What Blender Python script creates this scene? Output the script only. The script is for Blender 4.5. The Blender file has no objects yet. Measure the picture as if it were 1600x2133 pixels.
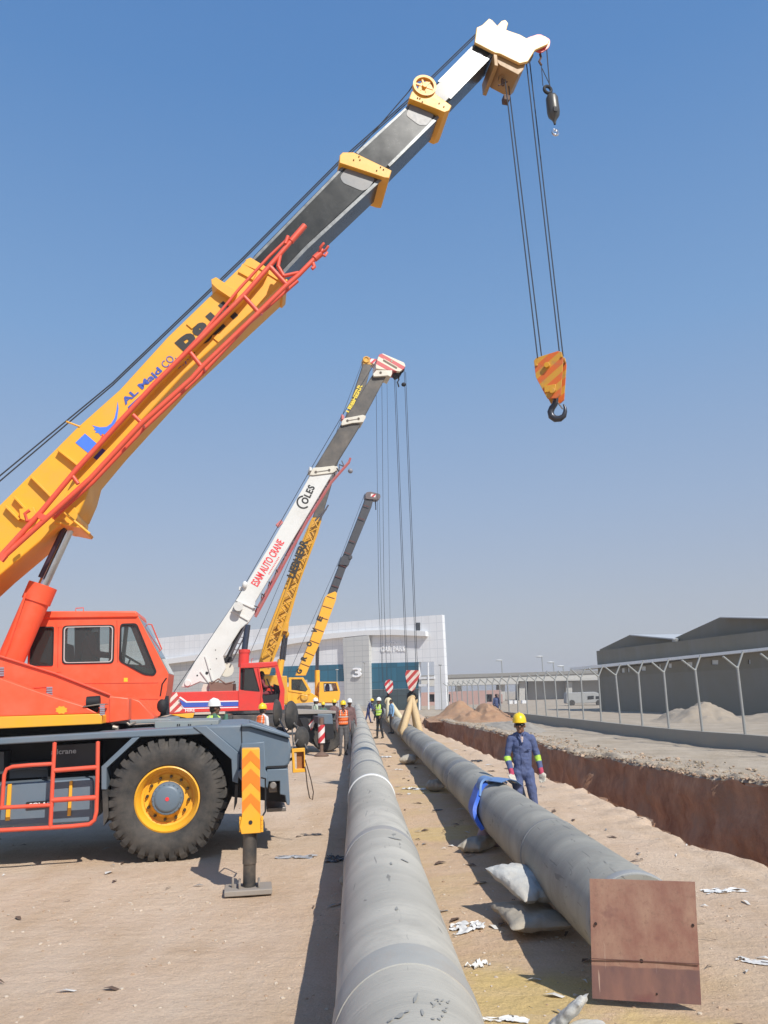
import bpy, bmesh, math, random
from mathutils import Vector as V, Matrix, noise, geometry
random.seed(7)
R_ = math.radians
S = bpy.context.scene
# ------------------------------------------------------------------ camera
W, H = 1600, 2133
FPX, TILT, ROLL, CAMZ = 1639.0, R_(12.92), R_(1.42), 2.0
Cc = V((0, 0, CAMZ))
_F = V((0, math.cos(TILT), math.sin(TILT))); _R = V((1, 0, 0)); _U = _R.cross(_F)
CR = _R*math.cos(ROLL) - _U*math.sin(ROLL); CU = _R*math.sin(ROLL) + _U*math.cos(ROLL); CF = _F
cam_d = bpy.data.cameras.new('camera'); cam = bpy.data.objects.new('camera', cam_d); S.collection.objects.link(cam)
M = Matrix((CR, CU, -CF)).transposed().to_4x4(); M.translation = Cc
cam.matrix_world = M
cam_d.sensor_fit = 'VERTICAL'; cam_d.sensor_height = 24.0; cam_d.lens = FPX/H*24.0
cam_d.clip_start = 0.05; cam_d.clip_end = 3000
S.camera = cam
# ------------------------------------------------------------------ sky, sun, exposure
SK = V((0.56, -0.82, 1.0))                      # direction towards the sun
wd = bpy.data.worlds.new('World'); S.world = wd; wd.use_nodes = True
nt = wd.node_tree; nt.nodes.clear()
sky = nt.nodes.new('ShaderNodeTexSky'); sky.sky_type = 'NISHITA'; sky.sun_disc = False
sky.sun_elevation = math.atan2(1.0, math.hypot(SK.x, SK.y)); sky.sun_rotation = math.atan2(SK.x, SK.y)
sky.air_density = 1.1; sky.dust_density = 1.6; sky.ozone_density = 3.5; sky.altitude = 50
bg = nt.nodes.new('ShaderNodeBackground'); bg.inputs[1].default_value = 0.138
ow = nt.nodes.new('ShaderNodeOutputWorld')
wt = nt.nodes.new('ShaderNodeTexCoord'); wx = nt.nodes.new('ShaderNodeSeparateXYZ'); nt.links.new(wt.outputs['Generated'], wx.inputs[0])
wr = nt.nodes.new('ShaderNodeValToRGB'); nt.links.new(wx.outputs[2], wr.inputs[0])
for i, (z_, c_) in enumerate(((0, (2.55, 2.60, 2.95)), (.10, (2.35, 2.52, 3.0)), (.22, (1.90, 2.42, 3.35)), (.42, (1.18, 2.10, 3.60)), (.66, (.62, 1.50, 3.20)), (1, (.26, .95, 2.7)))):
    e_ = wr.color_ramp.elements[i] if i < 2 else wr.color_ramp.elements.new(z_); e_.position = z_; e_.color = (c_[0]/4, c_[1]/4, c_[2]/4, 1)
wv = nt.nodes.new('ShaderNodeVectorMath'); wv.operation = 'SCALE'; wv.inputs[3].default_value = 4.0; nt.links.new(wr.outputs[0], wv.inputs[0])
wm = nt.nodes.new('ShaderNodeMix'); wm.data_type = 'RGBA'; wm.inputs[0].default_value = .85; nt.links.new(sky.outputs[0], wm.inputs[6]); nt.links.new(wv.outputs[0], wm.inputs[7])
nt.links.new(wm.outputs[2], bg.inputs[0]); nt.links.new(bg.outputs[0], ow.inputs[0])
sl = bpy.data.lights.new('sun', 'SUN'); sl.energy = 4.0; sl.angle = R_(0.53); sl.color = (1, .965, .90)
so = bpy.data.objects.new('sun', sl); S.collection.objects.link(so); so.rotation_euler = SK.to_track_quat('Z', 'Y').to_euler()
S.view_settings.view_transform = 'Standard'; S.view_settings.look = 'None'; S.view_settings.exposure = 0.35; S.view_settings.gamma = 1
S.view_settings.use_curve_mapping = False
S.render.engine = 'CYCLES'
S.cycles.max_bounces = 6; S.cycles.volume_bounces = 0; S.cycles.transparent_max_bounces = 16

# ------------------------------------------------------------------ geometry helpers
def ray(x, y): return (CF + CR*((x-W/2)/FPX) - CU*((y-H/2)/FPX)).normalized()
def onz(x, y, z=0.0):
    d = ray(x, y); return Cc + d*((z-CAMZ)/d.z)
def onY(x, y, Y):
    d = ray(x, y); return Cc + d*(Y/d.y)
class Frame:                                     # a vertical plane the things stand along; n points towards the road side
    def __init__(s, O, a):
        a = R_(a); s.O = V((O[0], O[1], 0)); s.u = V((math.cos(a), math.sin(a), 0)); s.n = V((math.sin(a), -math.cos(a), 0)); s.z = V((0, 0, 1))
    def p(s, x, y, off=0.0):
        d = ray(x, y); P = s.O + s.n*off; return Cc + d*((P-Cc).dot(s.n)/d.dot(s.n))
    def w(s, u, off, z): return s.O + s.u*u + s.n*off + V((0, 0, z))
    def uz(s, P): return ((P-s.O).dot(s.u), P.z)
def wl(o):
    l = V((0, 0, 0))
    while o: l += V(o.location); o = o.parent
    return l
class MB:
    def __init__(s): s.v = []; s.f = []; s.m = []; s.pc = []
    def add(s, vs, fs, mi=0):
        k = len(s.v); s.pc.append((k, len(s.f))); s.v += [V(a) for a in vs]; s.f += [[i+k for i in f] for f in fs]; s.m += [mi]*len(fs); return s
    def prism(s, A, B, mi=0):
        n = len(A); return s.add(list(A)+list(B), [list(range(n)), list(range(2*n-1, n-1, -1))]+[[i, i+n, (i+1) % n+n, (i+1) % n] for i in range(n)], mi)
    def plate(s, F, px, o0, o1, mi=0, holes=()):   # outline given on the picture plane of F at offset o0, extruded straight back to o1
        if not holes:
            A = [F.p(x, y, o0) for x, y in px]; return s.prism(A, [a+F.n*(o1-o0) for a in A], mi)
        loops = [[F.p(x, y, o0) for x, y in L] for L in [px]+list(holes)]
        tri = geometry.tessellate_polygon([[V((F.uz(a)[0], F.uz(a)[1], 0)) for a in L] for L in loops])
        A = [a for L in loops for a in L]; n = len(A); fs = [list(t) for t in tri]+[[i+n for i in t][::-1] for t in tri]; k = 0
        for L in loops:
            m = len(L); fs += [[k+i, k+i+n, k+(i+1) % m+n, k+(i+1) % m] for i in range(m)]; k += m
        return s.add(A+[a+F.n*(o1-o0) for a in A], fs, mi)
    def box(s, c, ax, ay, az, mi=0):
        c = V(c); ax, ay, az = V(ax), V(ay), V(az)
        return s.add([c+ax*i+ay*j+az*k for k in (-1, 1) for j in (-1, 1) for i in (-1, 1)], [[0, 2, 3, 1], [4, 5, 7, 6], [0, 1, 5, 4], [2, 6, 7, 3], [0, 4, 6, 2], [1, 3, 7, 5]], mi)
    def bar(s, a, b, w, t, side, mi=0):            # flat bar from a to b, w across, t along side
        a, b = V(a), V(b); d = (b-a).normalized(); sd = V(side).normalized(); c = d.cross(sd).normalized()
        return s.box((a+b)/2, (b-a)/2, c*w/2, sd*t/2, mi)
    def tube(s, pts, r, seg=8, mi=0, caps=True):
        pts = [V(p) for p in pts]; rs = r if isinstance(r, (list, tuple)) else [r]*len(pts)
        d0 = (pts[1]-pts[0]).normalized(); nrm = d0.orthogonal().normalized(); vs = []
        for i, p in enumerate(pts):
            d = (pts[min(i+1, len(pts)-1)]-pts[max(i-1, 0)]).normalized()
            nrm = (nrm-d*nrm.dot(d)).normalized(); b = d.cross(nrm)
            vs += [p+(nrm*math.cos(2*math.pi*k/seg)+b*math.sin(2*math.pi*k/seg))*rs[i] for k in range(seg)]
        fs = [[i*seg+k, i*seg+(k+1) % seg, (i+1)*seg+(k+1) % seg, (i+1)*seg+k] for i in range(len(pts)-1) for k in range(seg)]
        if caps: fs += [list(range(seg))[::-1], [(len(pts)-1)*seg+k for k in range(seg)]]
        return s.add(vs, fs, mi)
    def lathe(s, c, ax, prof, seg=32, mi=0, closed=False):
        c = V(c); ax = V(ax).normalized(); e = ax.orthogonal().normalized(); g = ax.cross(e); vs = []
        for r, h in prof: vs += [c+ax*h+(e*math.cos(2*math.pi*k/seg)+g*math.sin(2*math.pi*k/seg))*max(r, 1e-4) for k in range(seg)]
        m = len(prof); n = m if closed else m-1
        return s.add(vs, [[i*seg+k, i*seg+(k+1) % seg, ((i+1) % m)*seg+(k+1) % seg, ((i+1) % m)*seg+k] for i in range(n) for k in range(seg)], mi)
    def ell(s, c, r, nu=14, nv=9, mi=0, rot=None):
        c = V(c); vs = []; fs = []
        for j in range(nv+1):
            t = math.pi*j/nv
            for i in range(nu):
                a = 2*math.pi*i/nu; q = V((r[0]*math.sin(t)*math.cos(a), r[1]*math.sin(t)*math.sin(a), r[2]*math.cos(t)))
                vs.append(c+(rot @ q if rot else q))
        for j in range(nv):
            for i in range(nu): fs.append([j*nu+i, (j+1)*nu+i, (j+1)*nu+(i+1) % nu, j*nu+(i+1) % nu])
        return s.add(vs, fs, mi)
    def build(s, name, mats, parent=None, bevel=0, smooth=35, fr=None, merge=False):
        o0 = wl(parent) if parent else V((0, 0, 0))
        me = bpy.data.meshes.new(name); me.from_pydata([a-o0 for a in s.v], [], s.f)
        if not isinstance(mats, (list, tuple)): mats = [mats]
        for m in mats: me.materials.append(m)
        for i, p in enumerate(me.polygons): p.material_index = s.m[i]
        bm = bmesh.new(); bm.from_mesh(me)
        if merge: bmesh.ops.remove_doubles(bm, verts=bm.verts, dist=1e-4)
        bmesh.ops.recalc_face_normals(bm, faces=bm.faces); bm.to_mesh(me); bm.free()
        if fr:
            uv = me.uv_layers.new(name='UVMap')
            for l in me.loops:
                uv.data[l.index].uv = fr.uz(V(me.vertices[l.vertex_index].co)+o0)
        if smooth: me.shade_smooth(); me.set_sharp_from_angle(angle=R_(smooth))
        o = bpy.data.objects.new(name, me); S.collection.objects.link(o)
        if parent: o.parent = parent
        if bevel:
            b = o.modifiers.new('bevel', 'BEVEL'); b.width = bevel; b.segments = 2; b.limit_method = 'ANGLE'; b.angle_limit = R_(40); b.harden_normals = False
        return o
def islands(mb, tol=.012):                        # separate pieces (boxes that do not touch) of one builder
    st = mb.pc+[(len(mb.v), len(mb.f))]; n = len(mb.pc); bb = []
    for i in range(n):
        vs = mb.v[st[i][0]:st[i+1][0]]; bb.append(([min(v[k] for v in vs)-tol for k in range(3)], [max(v[k] for v in vs)+tol for k in range(3)]))
    par = list(range(n))
    def fd(i):
        while par[i] != i: i = par[i]
        return i
    for i in range(n):
        for j in range(i):
            if all(bb[i][0][k] <= bb[j][1][k] and bb[j][0][k] <= bb[i][1][k] for k in range(3)): par[fd(i)] = fd(j)
    gr = {}
    for i in range(n): gr.setdefault(fd(i), []).append(i)
    out = []
    for g in gr.values():
        q = MB()
        for i in g:
            a, fa = st[i]; b, fb = st[i+1]; q.add(mb.v[a:b], [[x-a for x in f] for f in mb.f[fa:fb]]); q.m[-(fb-fa):] = mb.m[fa:fb]
        out.append(q)
    return out
def tag(o, label=None, cat=None, group=None, kind=None):
    if label: o['label'] = label
    if cat: o['category'] = cat
    if group: o['group'] = group
    if kind: o['kind'] = kind
    return o
def thing(name, loc, label, cat, group=None):
    o = bpy.data.objects.new(name, None); S.collection.objects.link(o); o.location = loc; o.empty_display_size = .2
    return tag(o, label, cat, group)
def rnd(px, r, n=4):                              # round the corners of a pixel outline
    out = []; m = len(px)
    for i in range(m):
        p = V((*px[i], 0)); a = V((*px[i-1], 0)); b = V((*px[(i+1) % m], 0)); rr = min(r, (a-p).length*.45, (b-p).length*.45)
        s_ = p+(a-p).normalized()*rr; e_ = p+(b-p).normalized()*rr
        for k in range(n+1):
            t = k/n; q = s_*(1-t)**2+p*2*t*(1-t)+e_*t*t; out.append((q.x, q.y))
    return out
def inset(px, d):
    cx = sum(p[0] for p in px)/len(px); cy = sum(p[1] for p in px)/len(px); out = []
    for x, y in px:
        l = math.hypot(x-cx, y-cy); out.append((cx+(x-cx)*(l-d)/l, cy+(y-cy)*(l-d)/l))
    return out
_dg = None
def text(body, P0, P1, up, hgt, mt, parent, n, name='lettering', off=.012, ext=.004, gap=None):
    """lettering lying on a surface: from P0 to P1 along the base line, hgt high"""
    cu = bpy.data.curves.new('t', 'FONT'); cu.body = body; cu.offset = off; cu.extrude = 0.0; cu.resolution_u = 3
    if gap: cu.space_character = gap
    ob = bpy.data.objects.new('t', cu); S.collection.objects.link(ob); bpy.context.view_layer.update()
    me = bpy.data.meshes.new_from_object(ob.evaluated_get(bpy.context.evaluated_depsgraph_get()))
    S.collection.objects.unlink(ob); bpy.data.objects.remove(ob)
    xs = [v.co.x for v in me.vertices]; ys = [v.co.y for v in me.vertices]; x0, x1, y0, y1 = min(xs), max(xs), min(ys), max(ys)
    L = (P1-P0); ex = L/(x1-x0); ey = V(up).normalized()*(hgt/(y1-y0)); n = V(n).normalized(); o0 = wl(parent)
    mb = MB(); A = [P0+ex*(v.co.x-x0)+ey*(v.co.y-y0)+n*.004 for v in me.vertices]
    mb.add(A, [list(p.vertices) for p in me.polygons]); 
    bpy.data.meshes.remove(me)
    o = mb.build(name, mt, parent, smooth=0)
    if ext > .01: sd = o.modifiers.new('solid', 'SOLIDIFY'); sd.thickness = ext; sd.offset = 0
    return o
def ftext(F, body, a, b, hpx, off, mt, parent, name='lettering', bold=.012, gap=None, ext=.004):
    P0 = F.p(*a, off); P1 = F.p(*b, off); d = (P1-P0).normalized(); up = d.cross(F.n)*-1
    if up.z < 0: up = -up
    q = F.p(a[0], a[1]-hpx, off); h = (q-P0).length
    return text(body, P0, P1, up, h, mt, parent, F.n, name, off=bold, gap=gap, ext=ext)

# ------------------------------------------------------------------ materials
def _mix(n, l, fac, a, b, typ='MIX'):
    m = n.new('ShaderNodeMix'); m.data_type = 'RGBA'; m.blend_type = typ
    for s_, v in ((0, fac), (6, a), (7, b)):
        if hasattr(v, 'is_output'): l.new(v, m.inputs[s_])
        elif s_ == 0: m.inputs[0].default_value = v
        else: m.inputs[s_].default_value = (*v, 1) if len(v) == 3 else v
    return m.outputs[2]
def _noise(n, l, co, sc, det=5, rough=.6, dist=0):
    t = n.new('ShaderNodeTexNoise'); t.inputs['Scale'].default_value = sc; t.inputs['Detail'].default_value = det; t.inputs['Roughness'].default_value = rough; t.inputs['Distortion'].default_value = dist
    l.new(co, t.inputs['Vector']); return t.outputs['Fac']
def _ramp(n, l, f, a, b):
    r = n.new('ShaderNodeMapRange'); r.inputs[1].default_value = a; r.inputs[2].default_value = b; l.new(f, r.inputs[0]); r.clamp = True; return r.outputs[0]
def _map(n, l, co, sc, rot=(0, 0, 0)):
    m = n.new('ShaderNodeMapping'); m.inputs['Scale'].default_value = sc; m.inputs['Rotation'].default_value = rot; l.new(co, m.inputs['Vector']); return m.outputs[0]
def new_mat(name):
    m = bpy.data.materials.new(name); m.use_nodes = True; n = m.node_tree.nodes; l = m.node_tree.links; p = n['Principled BSDF']
    tc = n.new('ShaderNodeTexCoord'); return m, n, l, p, tc
def mat(name, col, rough=.5, metal=0., var=.12, sc=3., dirt=0., dirtcol=(.34, .26, .18), dsc=2.0, bump=0., bsc=60., streak=None, spec=.5, coat=0.):
    m, n, l, p, tc = new_mat(name); co = tc.outputs['Object']
    dark = tuple(c*(1-var) for c in col); lite = tuple(min(1, c*(1+var)) for c in col)
    c = _mix(n, l, _noise(n, l, co, sc), dark, lite)
    if dirt:
        f = _ramp(n, l, _noise(n, l, co, dsc, 8, .7), .55-dirt*.35, .8)
        mm = n.new('ShaderNodeMath'); mm.operation = 'MULTIPLY'; mm.inputs[1].default_value = min(1, dirt*1.6); l.new(f, mm.inputs[0])
        c = _mix(n, l, mm.outputs[0], c, dirtcol)
    if streak:
        f = _ramp(n, l, _noise(n, l, _map(n, l, co, streak), 1., 8, .7), .5, .72); mm = n.new('ShaderNodeMath'); mm.operation = 'MULTIPLY'; mm.inputs[1].default_value = .55; l.new(f, mm.inputs[0])
        c = _mix(n, l, mm.outputs[0], c, dirtcol)
    l.new(c, p.inputs['Base Color']); p.inputs['Metallic'].default_value = metal; p.inputs['Specular IOR Level'].default_value = spec
    r = n.new('ShaderNodeMapRange'); r.inputs[3].default_value = max(.02, rough-.08); r.inputs[4].default_value = min(1, rough+.10); l.new(_noise(n, l, co, sc*3), r.inputs[0]); l.new(r.outputs[0], p.inputs['Roughness'])
    if coat: p.inputs['Coat Weight'].default_value = coat; p.inputs['Coat Roughness'].default_value = .15
    if bump:
        b = n.new('ShaderNodeBump'); b.inputs['Strength'].default_value = bump; b.inputs['Distance'].default_value = .02; l.new(_noise(n, l, co, bsc, 6), b.inputs['Height']); l.new(b.outputs[0], p.inputs['Normal'])
    return m
ORANGE = mat('orange_red_paint', (.84, .105, .04), .38, var=.07, dirt=.35, dirtcol=(.60, .19, .11), dsc=2.6, bump=.05, bsc=8)
YEL = mat('yellow_paint', (.83, .40, .025), .42, var=.06, dirt=.35, dirtcol=(.62, .35, .09), dsc=2.2, bump=.05, bsc=8)
YEL2 = mat('golden_yellow_paint', (.66, .33, .02), .45, var=.10, dirt=.3)
JIBRED = mat('salmon_red_paint', (.72, .09, .045), .45, var=.08, dirt=.15)
GREY = mat('blue_grey_paint', (.125, .165, .205), .45, var=.08, dirt=.25, dirtcol=(.25, .22, .19))
BLACKP = mat('boom_black_paint', (.024, .025, .023), .24, var=.35, sc=1.2, dirt=.35, dirtcol=(.075, .072, .062), dsc=1.3, spec=.35)
DULLBLK = mat('dull_black_paint', (.05, .046, .042), .55, var=.4, sc=1., dirt=.6, dirtcol=(.17, .14, .11), dsc=1.6)
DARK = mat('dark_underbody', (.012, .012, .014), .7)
RUB = mat('black_rubber', (.03, .029, .028), .8, var=.2, dirt=.5, dirtcol=(.12, .10, .08), dsc=5)
ROPE = mat('steel_rope', (.03, .035, .045), .6)
STEEL = mat('worn_steel', (.23, .21, .19), .5, .6, var=.2, dirt=.4)
CHROME = mat('chrome_rod', (.72, .73, .75), .18, .95, var=.05)
WHITEP = mat('white_paint', (.66, .655, .62), .42, var=.04, dirt=.22, dirtcol=(.42, .38, .30), dsc=1.4)
CREAM = mat('cream_paint', (.70, .66, .52), .45, var=.05, dirt=.2)
RED2 = mat('bright_red_paint', (.66, .045, .035), .40, var=.06, dirt=.25, dirtcol=(.30, .10, .07))
BLUEP = mat('blue_paint', (.05, .10, .42), .4, var=.05)
BLUEL = mat('light_blue_sticker', (.07, .20, .80), .4, var=.02)
NAVY = mat('dark_blue_sticker', (.03, .03, .28), .4, var=.02)
WHT = mat('white_sticker', (.75, .75, .75), .45, var=.03)
PURP = mat('violet_lettering', (.12, .12, .42), .5, var=.03)
BLK = mat('black_lettering', (.02, .018, .016), .5)
REDL = mat('red_lettering', (.75, .04, .05), .5)
BRNL = mat('maroon_lettering', (.10, .02, .015), .5)
GOLDL = mat('yellow_lettering', (.75, .55, .03), .5)
GREYL = mat('pale_grey_lettering', (.45, .47, .48), .5)
def stripes(name, c1, c2, period, ang, rough=.5, dirt=.2, width=.5):
    m, n, l, p, tc = new_mat(name); co = tc.outputs['UV']
    mp = _map(n, l, co, (1, 1, 1), (0, 0, R_(ang))); sx = n.new('ShaderNodeSeparateXYZ'); l.new(mp, sx.inputs[0])
    a = n.new('ShaderNodeMath'); a.operation = 'DIVIDE'; a.inputs[1].default_value = period; l.new(sx.outputs[0], a.inputs[0])
    b = n.new('ShaderNodeMath'); b.operation = 'FRACT'; l.new(a.outputs[0], b.inputs[0])
    g = n.new('ShaderNodeMath'); g.operation = 'GREATER_THAN'; g.inputs[1].default_value = width; l.new(b.outputs[0], g.inputs[0])
    c = _mix(n, l, g.outputs[0], c1, c2)
    f = _ramp(n, l, _noise(n, l, tc.outputs['Object'], 5, 8, .7), .5, .8); mm = n.new('ShaderNodeMath'); mm.operation = 'MULTIPLY'; mm.inputs[1].default_value = dirt*2; l.new(f, mm.inputs[0])
    c = _mix(n, l, mm.outputs[0], c, (.25, .18, .12)); l.new(c, p.inputs['Base Color']); p.inputs['Roughness'].default_value = rough
    return m
HAZRED = stripes('red_white_stripes', (.55, .03, .04), (.72, .66, .62), .26, 45)
HAZRED2 = stripes('red_white_stripes_hook', (.50, .05, .05), (.74, .60, .52), .22, 45, dirt=.35)
HAZRED3 = stripes('red_cream_stripes_head', (.55, .10, .10), (.75, .66, .52), .36, -62, dirt=.1)
HOOKSTR = stripes('orange_yellow_stripes', (.66, .14, .02), (.60, .30, .03), .21, 55, dirt=.35)
def glass_mat(name, tint, trans, rough=.03):
    m, n, l, p, tc = new_mat(name); n.remove(p); t = n.new('ShaderNodeBsdfTransparent'); t.inputs[0].default_value = (*tint, 1)
    g = n.new('ShaderNodeBsdfGlossy'); g.inputs['Roughness'].default_value = rough; g.inputs[0].default_value = (.9, .95, 1, 1)
    d = n.new('ShaderNodeBsdfDiffuse'); d.inputs[0].default_value = (.30, .31, .29, 1); a = n.new('ShaderNodeMixShader'); a.inputs[0].default_value = .10; l.new(t.outputs[0], a.inputs[1]); l.new(d.outputs[0], a.inputs[2])
    b = n.new('ShaderNodeMixShader'); fr = n.new('ShaderNodeFresnel'); fr.inputs[0].default_value = 1.5; l.new(fr.outputs[0], b.inputs[0]); l.new(a.outputs[0], b.inputs[1]); l.new(g.outputs[0], b.inputs[2])
    o = [x for x in n if x.type == 'OUTPUT_MATERIAL'][0]; l.new(b.outputs[0], o.inputs[0]); return m
GLASS = glass_mat('cab_glass', (.72, .76, .74), .8)
GLASSD = glass_mat('dark_cab_glass', (.35, .40, .38), .5)
def facade(name, col, line, w, h, lw=.04, rough=.45, var=.03):
    m, n, l, p, tc = new_mat(name); t = n.new('ShaderNodeTexBrick'); t.offset = 0; t.inputs['Scale'].default_value = 1; t.inputs['Mortar Size'].default_value = lw
    t.inputs['Brick Width'].default_value = w; t.inputs['Row Height'].default_value = h; t.inputs['Mortar Smooth'].default_value = .1; t.inputs['Bias'].default_value = 0
    t.inputs['Color1'].default_value = (*[c*(1-var) for c in col], 1); t.inputs['Color2'].default_value = (*[c*(1+var) for c in col], 1); t.inputs['Mortar'].default_value = (*line, 1)
    l.new(tc.outputs['UV'], t.inputs['Vector']); c = _mix(n, l, _ramp(n, l, _noise(n, l, _map(n, l, tc.outputs['Object'], (1, 1, .15)), .8, 6), .45, .8), t.outputs[0], tuple(x*.88 for x in col))
    l.new(c, p.inputs['Base Color']); p.inputs['Roughness'].default_value = rough; return m
# ------------------------------------------------------------------ ground with the trench
def interp(tab, y):
    if y <= tab[0][0]: return tab[0][1]
    for (a, x), (b, z) in zip(tab, tab[1:]):
        if y <= b: return x+(z-x)*(y-a)/(b-a)
    return tab[-1][1]
NEAR = [(-6, 4.6), (8, 4.5), (9.7, 4.25), (10.5, 3.98), (12.7, 3.97), (13.7, 4.1), (15.4, 3.87), (17.5, 3.82), (20, 3.6), (24.5, 3.3), (27, 3.08), (34.6, 2.75), (40, 2.2), (46, 1.95), (62, 2.3)]
FAR = [(-6, 8.4), (12, 8.0), (16.7, 7.55), (17.2, 7.33), (18.3, 6.9), (20.6, 6.65), (23.2, 6.3), (24.4, 5.7), (27.3, 5.62), (31.8, 5.6), (37, 5.2), (48.8, 4.3), (61, 3.2), (65, 2.85)]
def pipe1x(Y): return .215-.041*Y
def pipe2x(Y): return 1.835-.035*Y
def nz(x, y, s, k=0): return noise.noise(V((x*s, y*s, k)))
def gz(x, y):
    z = .05*nz(x, y, .35)+.025*nz(x, y, 1.3, 3)+.010*nz(x, y, 5., 7)
    d = min(abs(x-pipe1x(y)), abs(x-pipe2x(y)))
    return z*min(1, .3+abs(y)/12)
def make_ground():
    ys = [-14.]; 
    while ys[-1] < 900: ys.append(ys[-1]+(.11 if ys[-1] < 9 else max(.11, ys[-1]*.0075) if ys[-1] < 70 else ys[-1]*.02))
    dl = [0.]
    while dl[-1] < 420: dl.append(dl[-1]+max(.085, .045*dl[-1]))
    WN = 12; vs = []; zone = []; cols = []
    lft = dl[::-1]; rgt = dl
    for y in ys:
        tr = -10 < y < 63.5; xn = interp(NEAR, y); xf = interp(FAR, y); dep = 2.7 if tr else 0.
        rag = lambda k, s, a: a*(.6*nz(y, k, s, k)+.6*nz(y, k, s*2.7, k+5)+.5*nz(y, k, s*7, k+9)+.35*nz(y, k, s*17, k+3))
        xn += rag(1.5, .8, .16) if tr else 0; xf += rag(4.5, .9, .17) if tr else 0
        row = []
        for d in lft:
            x = xn-d; z = gz(x, y); e = 0.
            if tr and d < .9: z += (.08*(1-d/.9))*(nz(x, y, 2.6, 2)+.25+.5*nz(x, y, 8, 4))-.10*max(0, 1-d/.12)
            row.append((x, z)); zone.append((0, 0, 0, 1))
        for k in range(0, WN+1):
            t = max(k/WN, .012); x = xn+.18*t+((.16*nz(y*.9, t*3, 1.4, 11)+.07*nz(y, t*5, 3.5, 13)) if tr else 0); row.append((x, gz(xn, y)*(1-t)-dep*t)); zone.append((0, 1 if tr else 0, 0, 1))
        for k in range(0, 5):
            t = (k+.5)/5; x = xn+.18+(xf-xn-.36)*t; row.append((x, -dep+(.12*nz(x, y, 1.5) if tr else gz(x, y)))); zone.append((0, 1 if tr else 0, 0, 1))
        for k in range(0, WN+1):
            t = max(1-k/WN, .012); x = xf-.18*t+((.22*nz(y*.8, t*3, 1.3, 21)+.10*nz(y, t*6, 3, 3)+.06*nz(y, t*9, 7, 3))*min(1, t*6) if tr else 0); row.append((x, gz(xf, y)*(1-t)-dep*t)); zone.append((0, 1 if tr else 0, 0, 1))
        for d in rgt:
            x = xf+d; z = gz(x, y)
            if tr and d < 1.3: z += .16*(1-d/1.3)*(nz(x, y, 1.8, 5)+.45)+.11*nz(x, y, 6, 5)*(1-d/1.3)+.05*nz(x, y, 15, 8)*(1-d/1.3)-.12*max(0, 1-d/.1)
            row.append((x, z)); zone.append((1, 0, 0, 1))
        nc = len(row); vs += [(x, y, z) for x, z in row]
    fs = [[j*nc+i, j*nc+i+1, (j+1)*nc+i+1, (j+1)*nc+i] for j in range(len(ys)-1) for i in range(nc-1)]
    me = bpy.data.meshes.new('ground'); me.from_pydata(vs, [], fs)
    at = me.color_attributes.new('zone', 'FLOAT_COLOR', 'POINT')
    for i, z in enumerate(zone): at.data[i].color = z
    me.shade_smooth(); me.set_sharp_from_angle(angle=R_(50))
    o = bpy.data.objects.new('ground', me); S.collection.objects.link(o); tag(o, kind='structure')
    m, n, l, p, tc = new_mat('sandy_ground'); co = tc.outputs['Object']
    big = _ramp(n, l, _noise(n, l, co, .35, 5, .6, .6), .35, .65)
    c = _mix(n, l, big, (.60, .435, .305), (.63, .485, .355))
    mid = _ramp(n, l, _noise(n, l, _map(n, l, co, (1, .35, 1), (0, 0, .5)), 1.6, 7, .65), .42, .72)
    c = _mix(n, l, mid, c, (.52, .365, .235))
    # yellowish damp sand round the pipes
    gx = n.new('ShaderNodeSeparateXYZ'); l.new(co, gx.inputs[0])
    ax = n.new('ShaderNodeMath'); ax.operation = 'ABSOLUTE'; sb = n.new('ShaderNodeMath'); sb.operation = 'SUBTRACT'; sb.inputs[1].default_value = .95; l.new(gx.outputs[0], sb.inputs[0]); l.new(sb.outputs[0], ax.inputs[0])
    near = n.new('ShaderNodeMapRange'); near.inputs[1].default_value = .7; near.inputs[2].default_value = 1.9; near.inputs[3].default_value = 1; near.inputs[4].default_value = 0; l.new(ax.outputs[0], near.inputs[0])
    yl = _ramp(n, l, _noise(n, l, co, .9, 5, .6), .48, .60); mm = n.new('ShaderNodeMath'); mm.operation = 'MULTIPLY'; l.new(near.outputs[0], mm.inputs[0]); l.new(yl, mm.inputs[1])
    mo = n.new('ShaderNodeMath'); mo.operation = 'MULTIPLY'; mo.inputs[1].default_value = .55; l.new(near.outputs[0], mo.inputs[0])
    c = _mix(n, l, mo.outputs[0], c, (.57, .385, .235)); m8 = n.new('ShaderNodeMath'); m8.operation = 'MULTIPLY'; m8.inputs[1].default_value = .3; l.new(mm.outputs[0], m8.inputs[0])
    c = _mix(n, l, m8.outputs[0], c, (.56, .42, .19))
    for (px_, py_, rr_, cc_) in ((.80, 5.75, .62, (.66, .49, .15)), (1.55, 5.05, .5, (.64, .49, .17)), (.9, 17.5, .9, (.62, .46, .18)), (.70, 12.2, .7, (.62, .46, .17))):
        vd = n.new('ShaderNodeVectorMath'); vd.operation = 'DISTANCE'; vd.inputs[1].default_value = (px_, py_, 0); l.new(co, vd.inputs[0]); q_ = n.new('ShaderNodeMath'); q_.operation = 'MULTIPLY_ADD'; q_.inputs[1].default_value = 1.3; l.new(_noise(n, l, co, 2.2, 6), q_.inputs[0]); l.new(vd.outputs['Value'], q_.inputs[2])
        r_ = n.new('ShaderNodeMapRange'); r_.inputs[1].default_value = rr_+.45; r_.inputs[2].default_value = rr_+.75; r_.inputs[3].default_value = .5; r_.inputs[4].default_value = 0; l.new(q_.outputs[0], r_.inputs[0]); c = _mix(n, l, r_.outputs[0], c, cc_)
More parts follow.
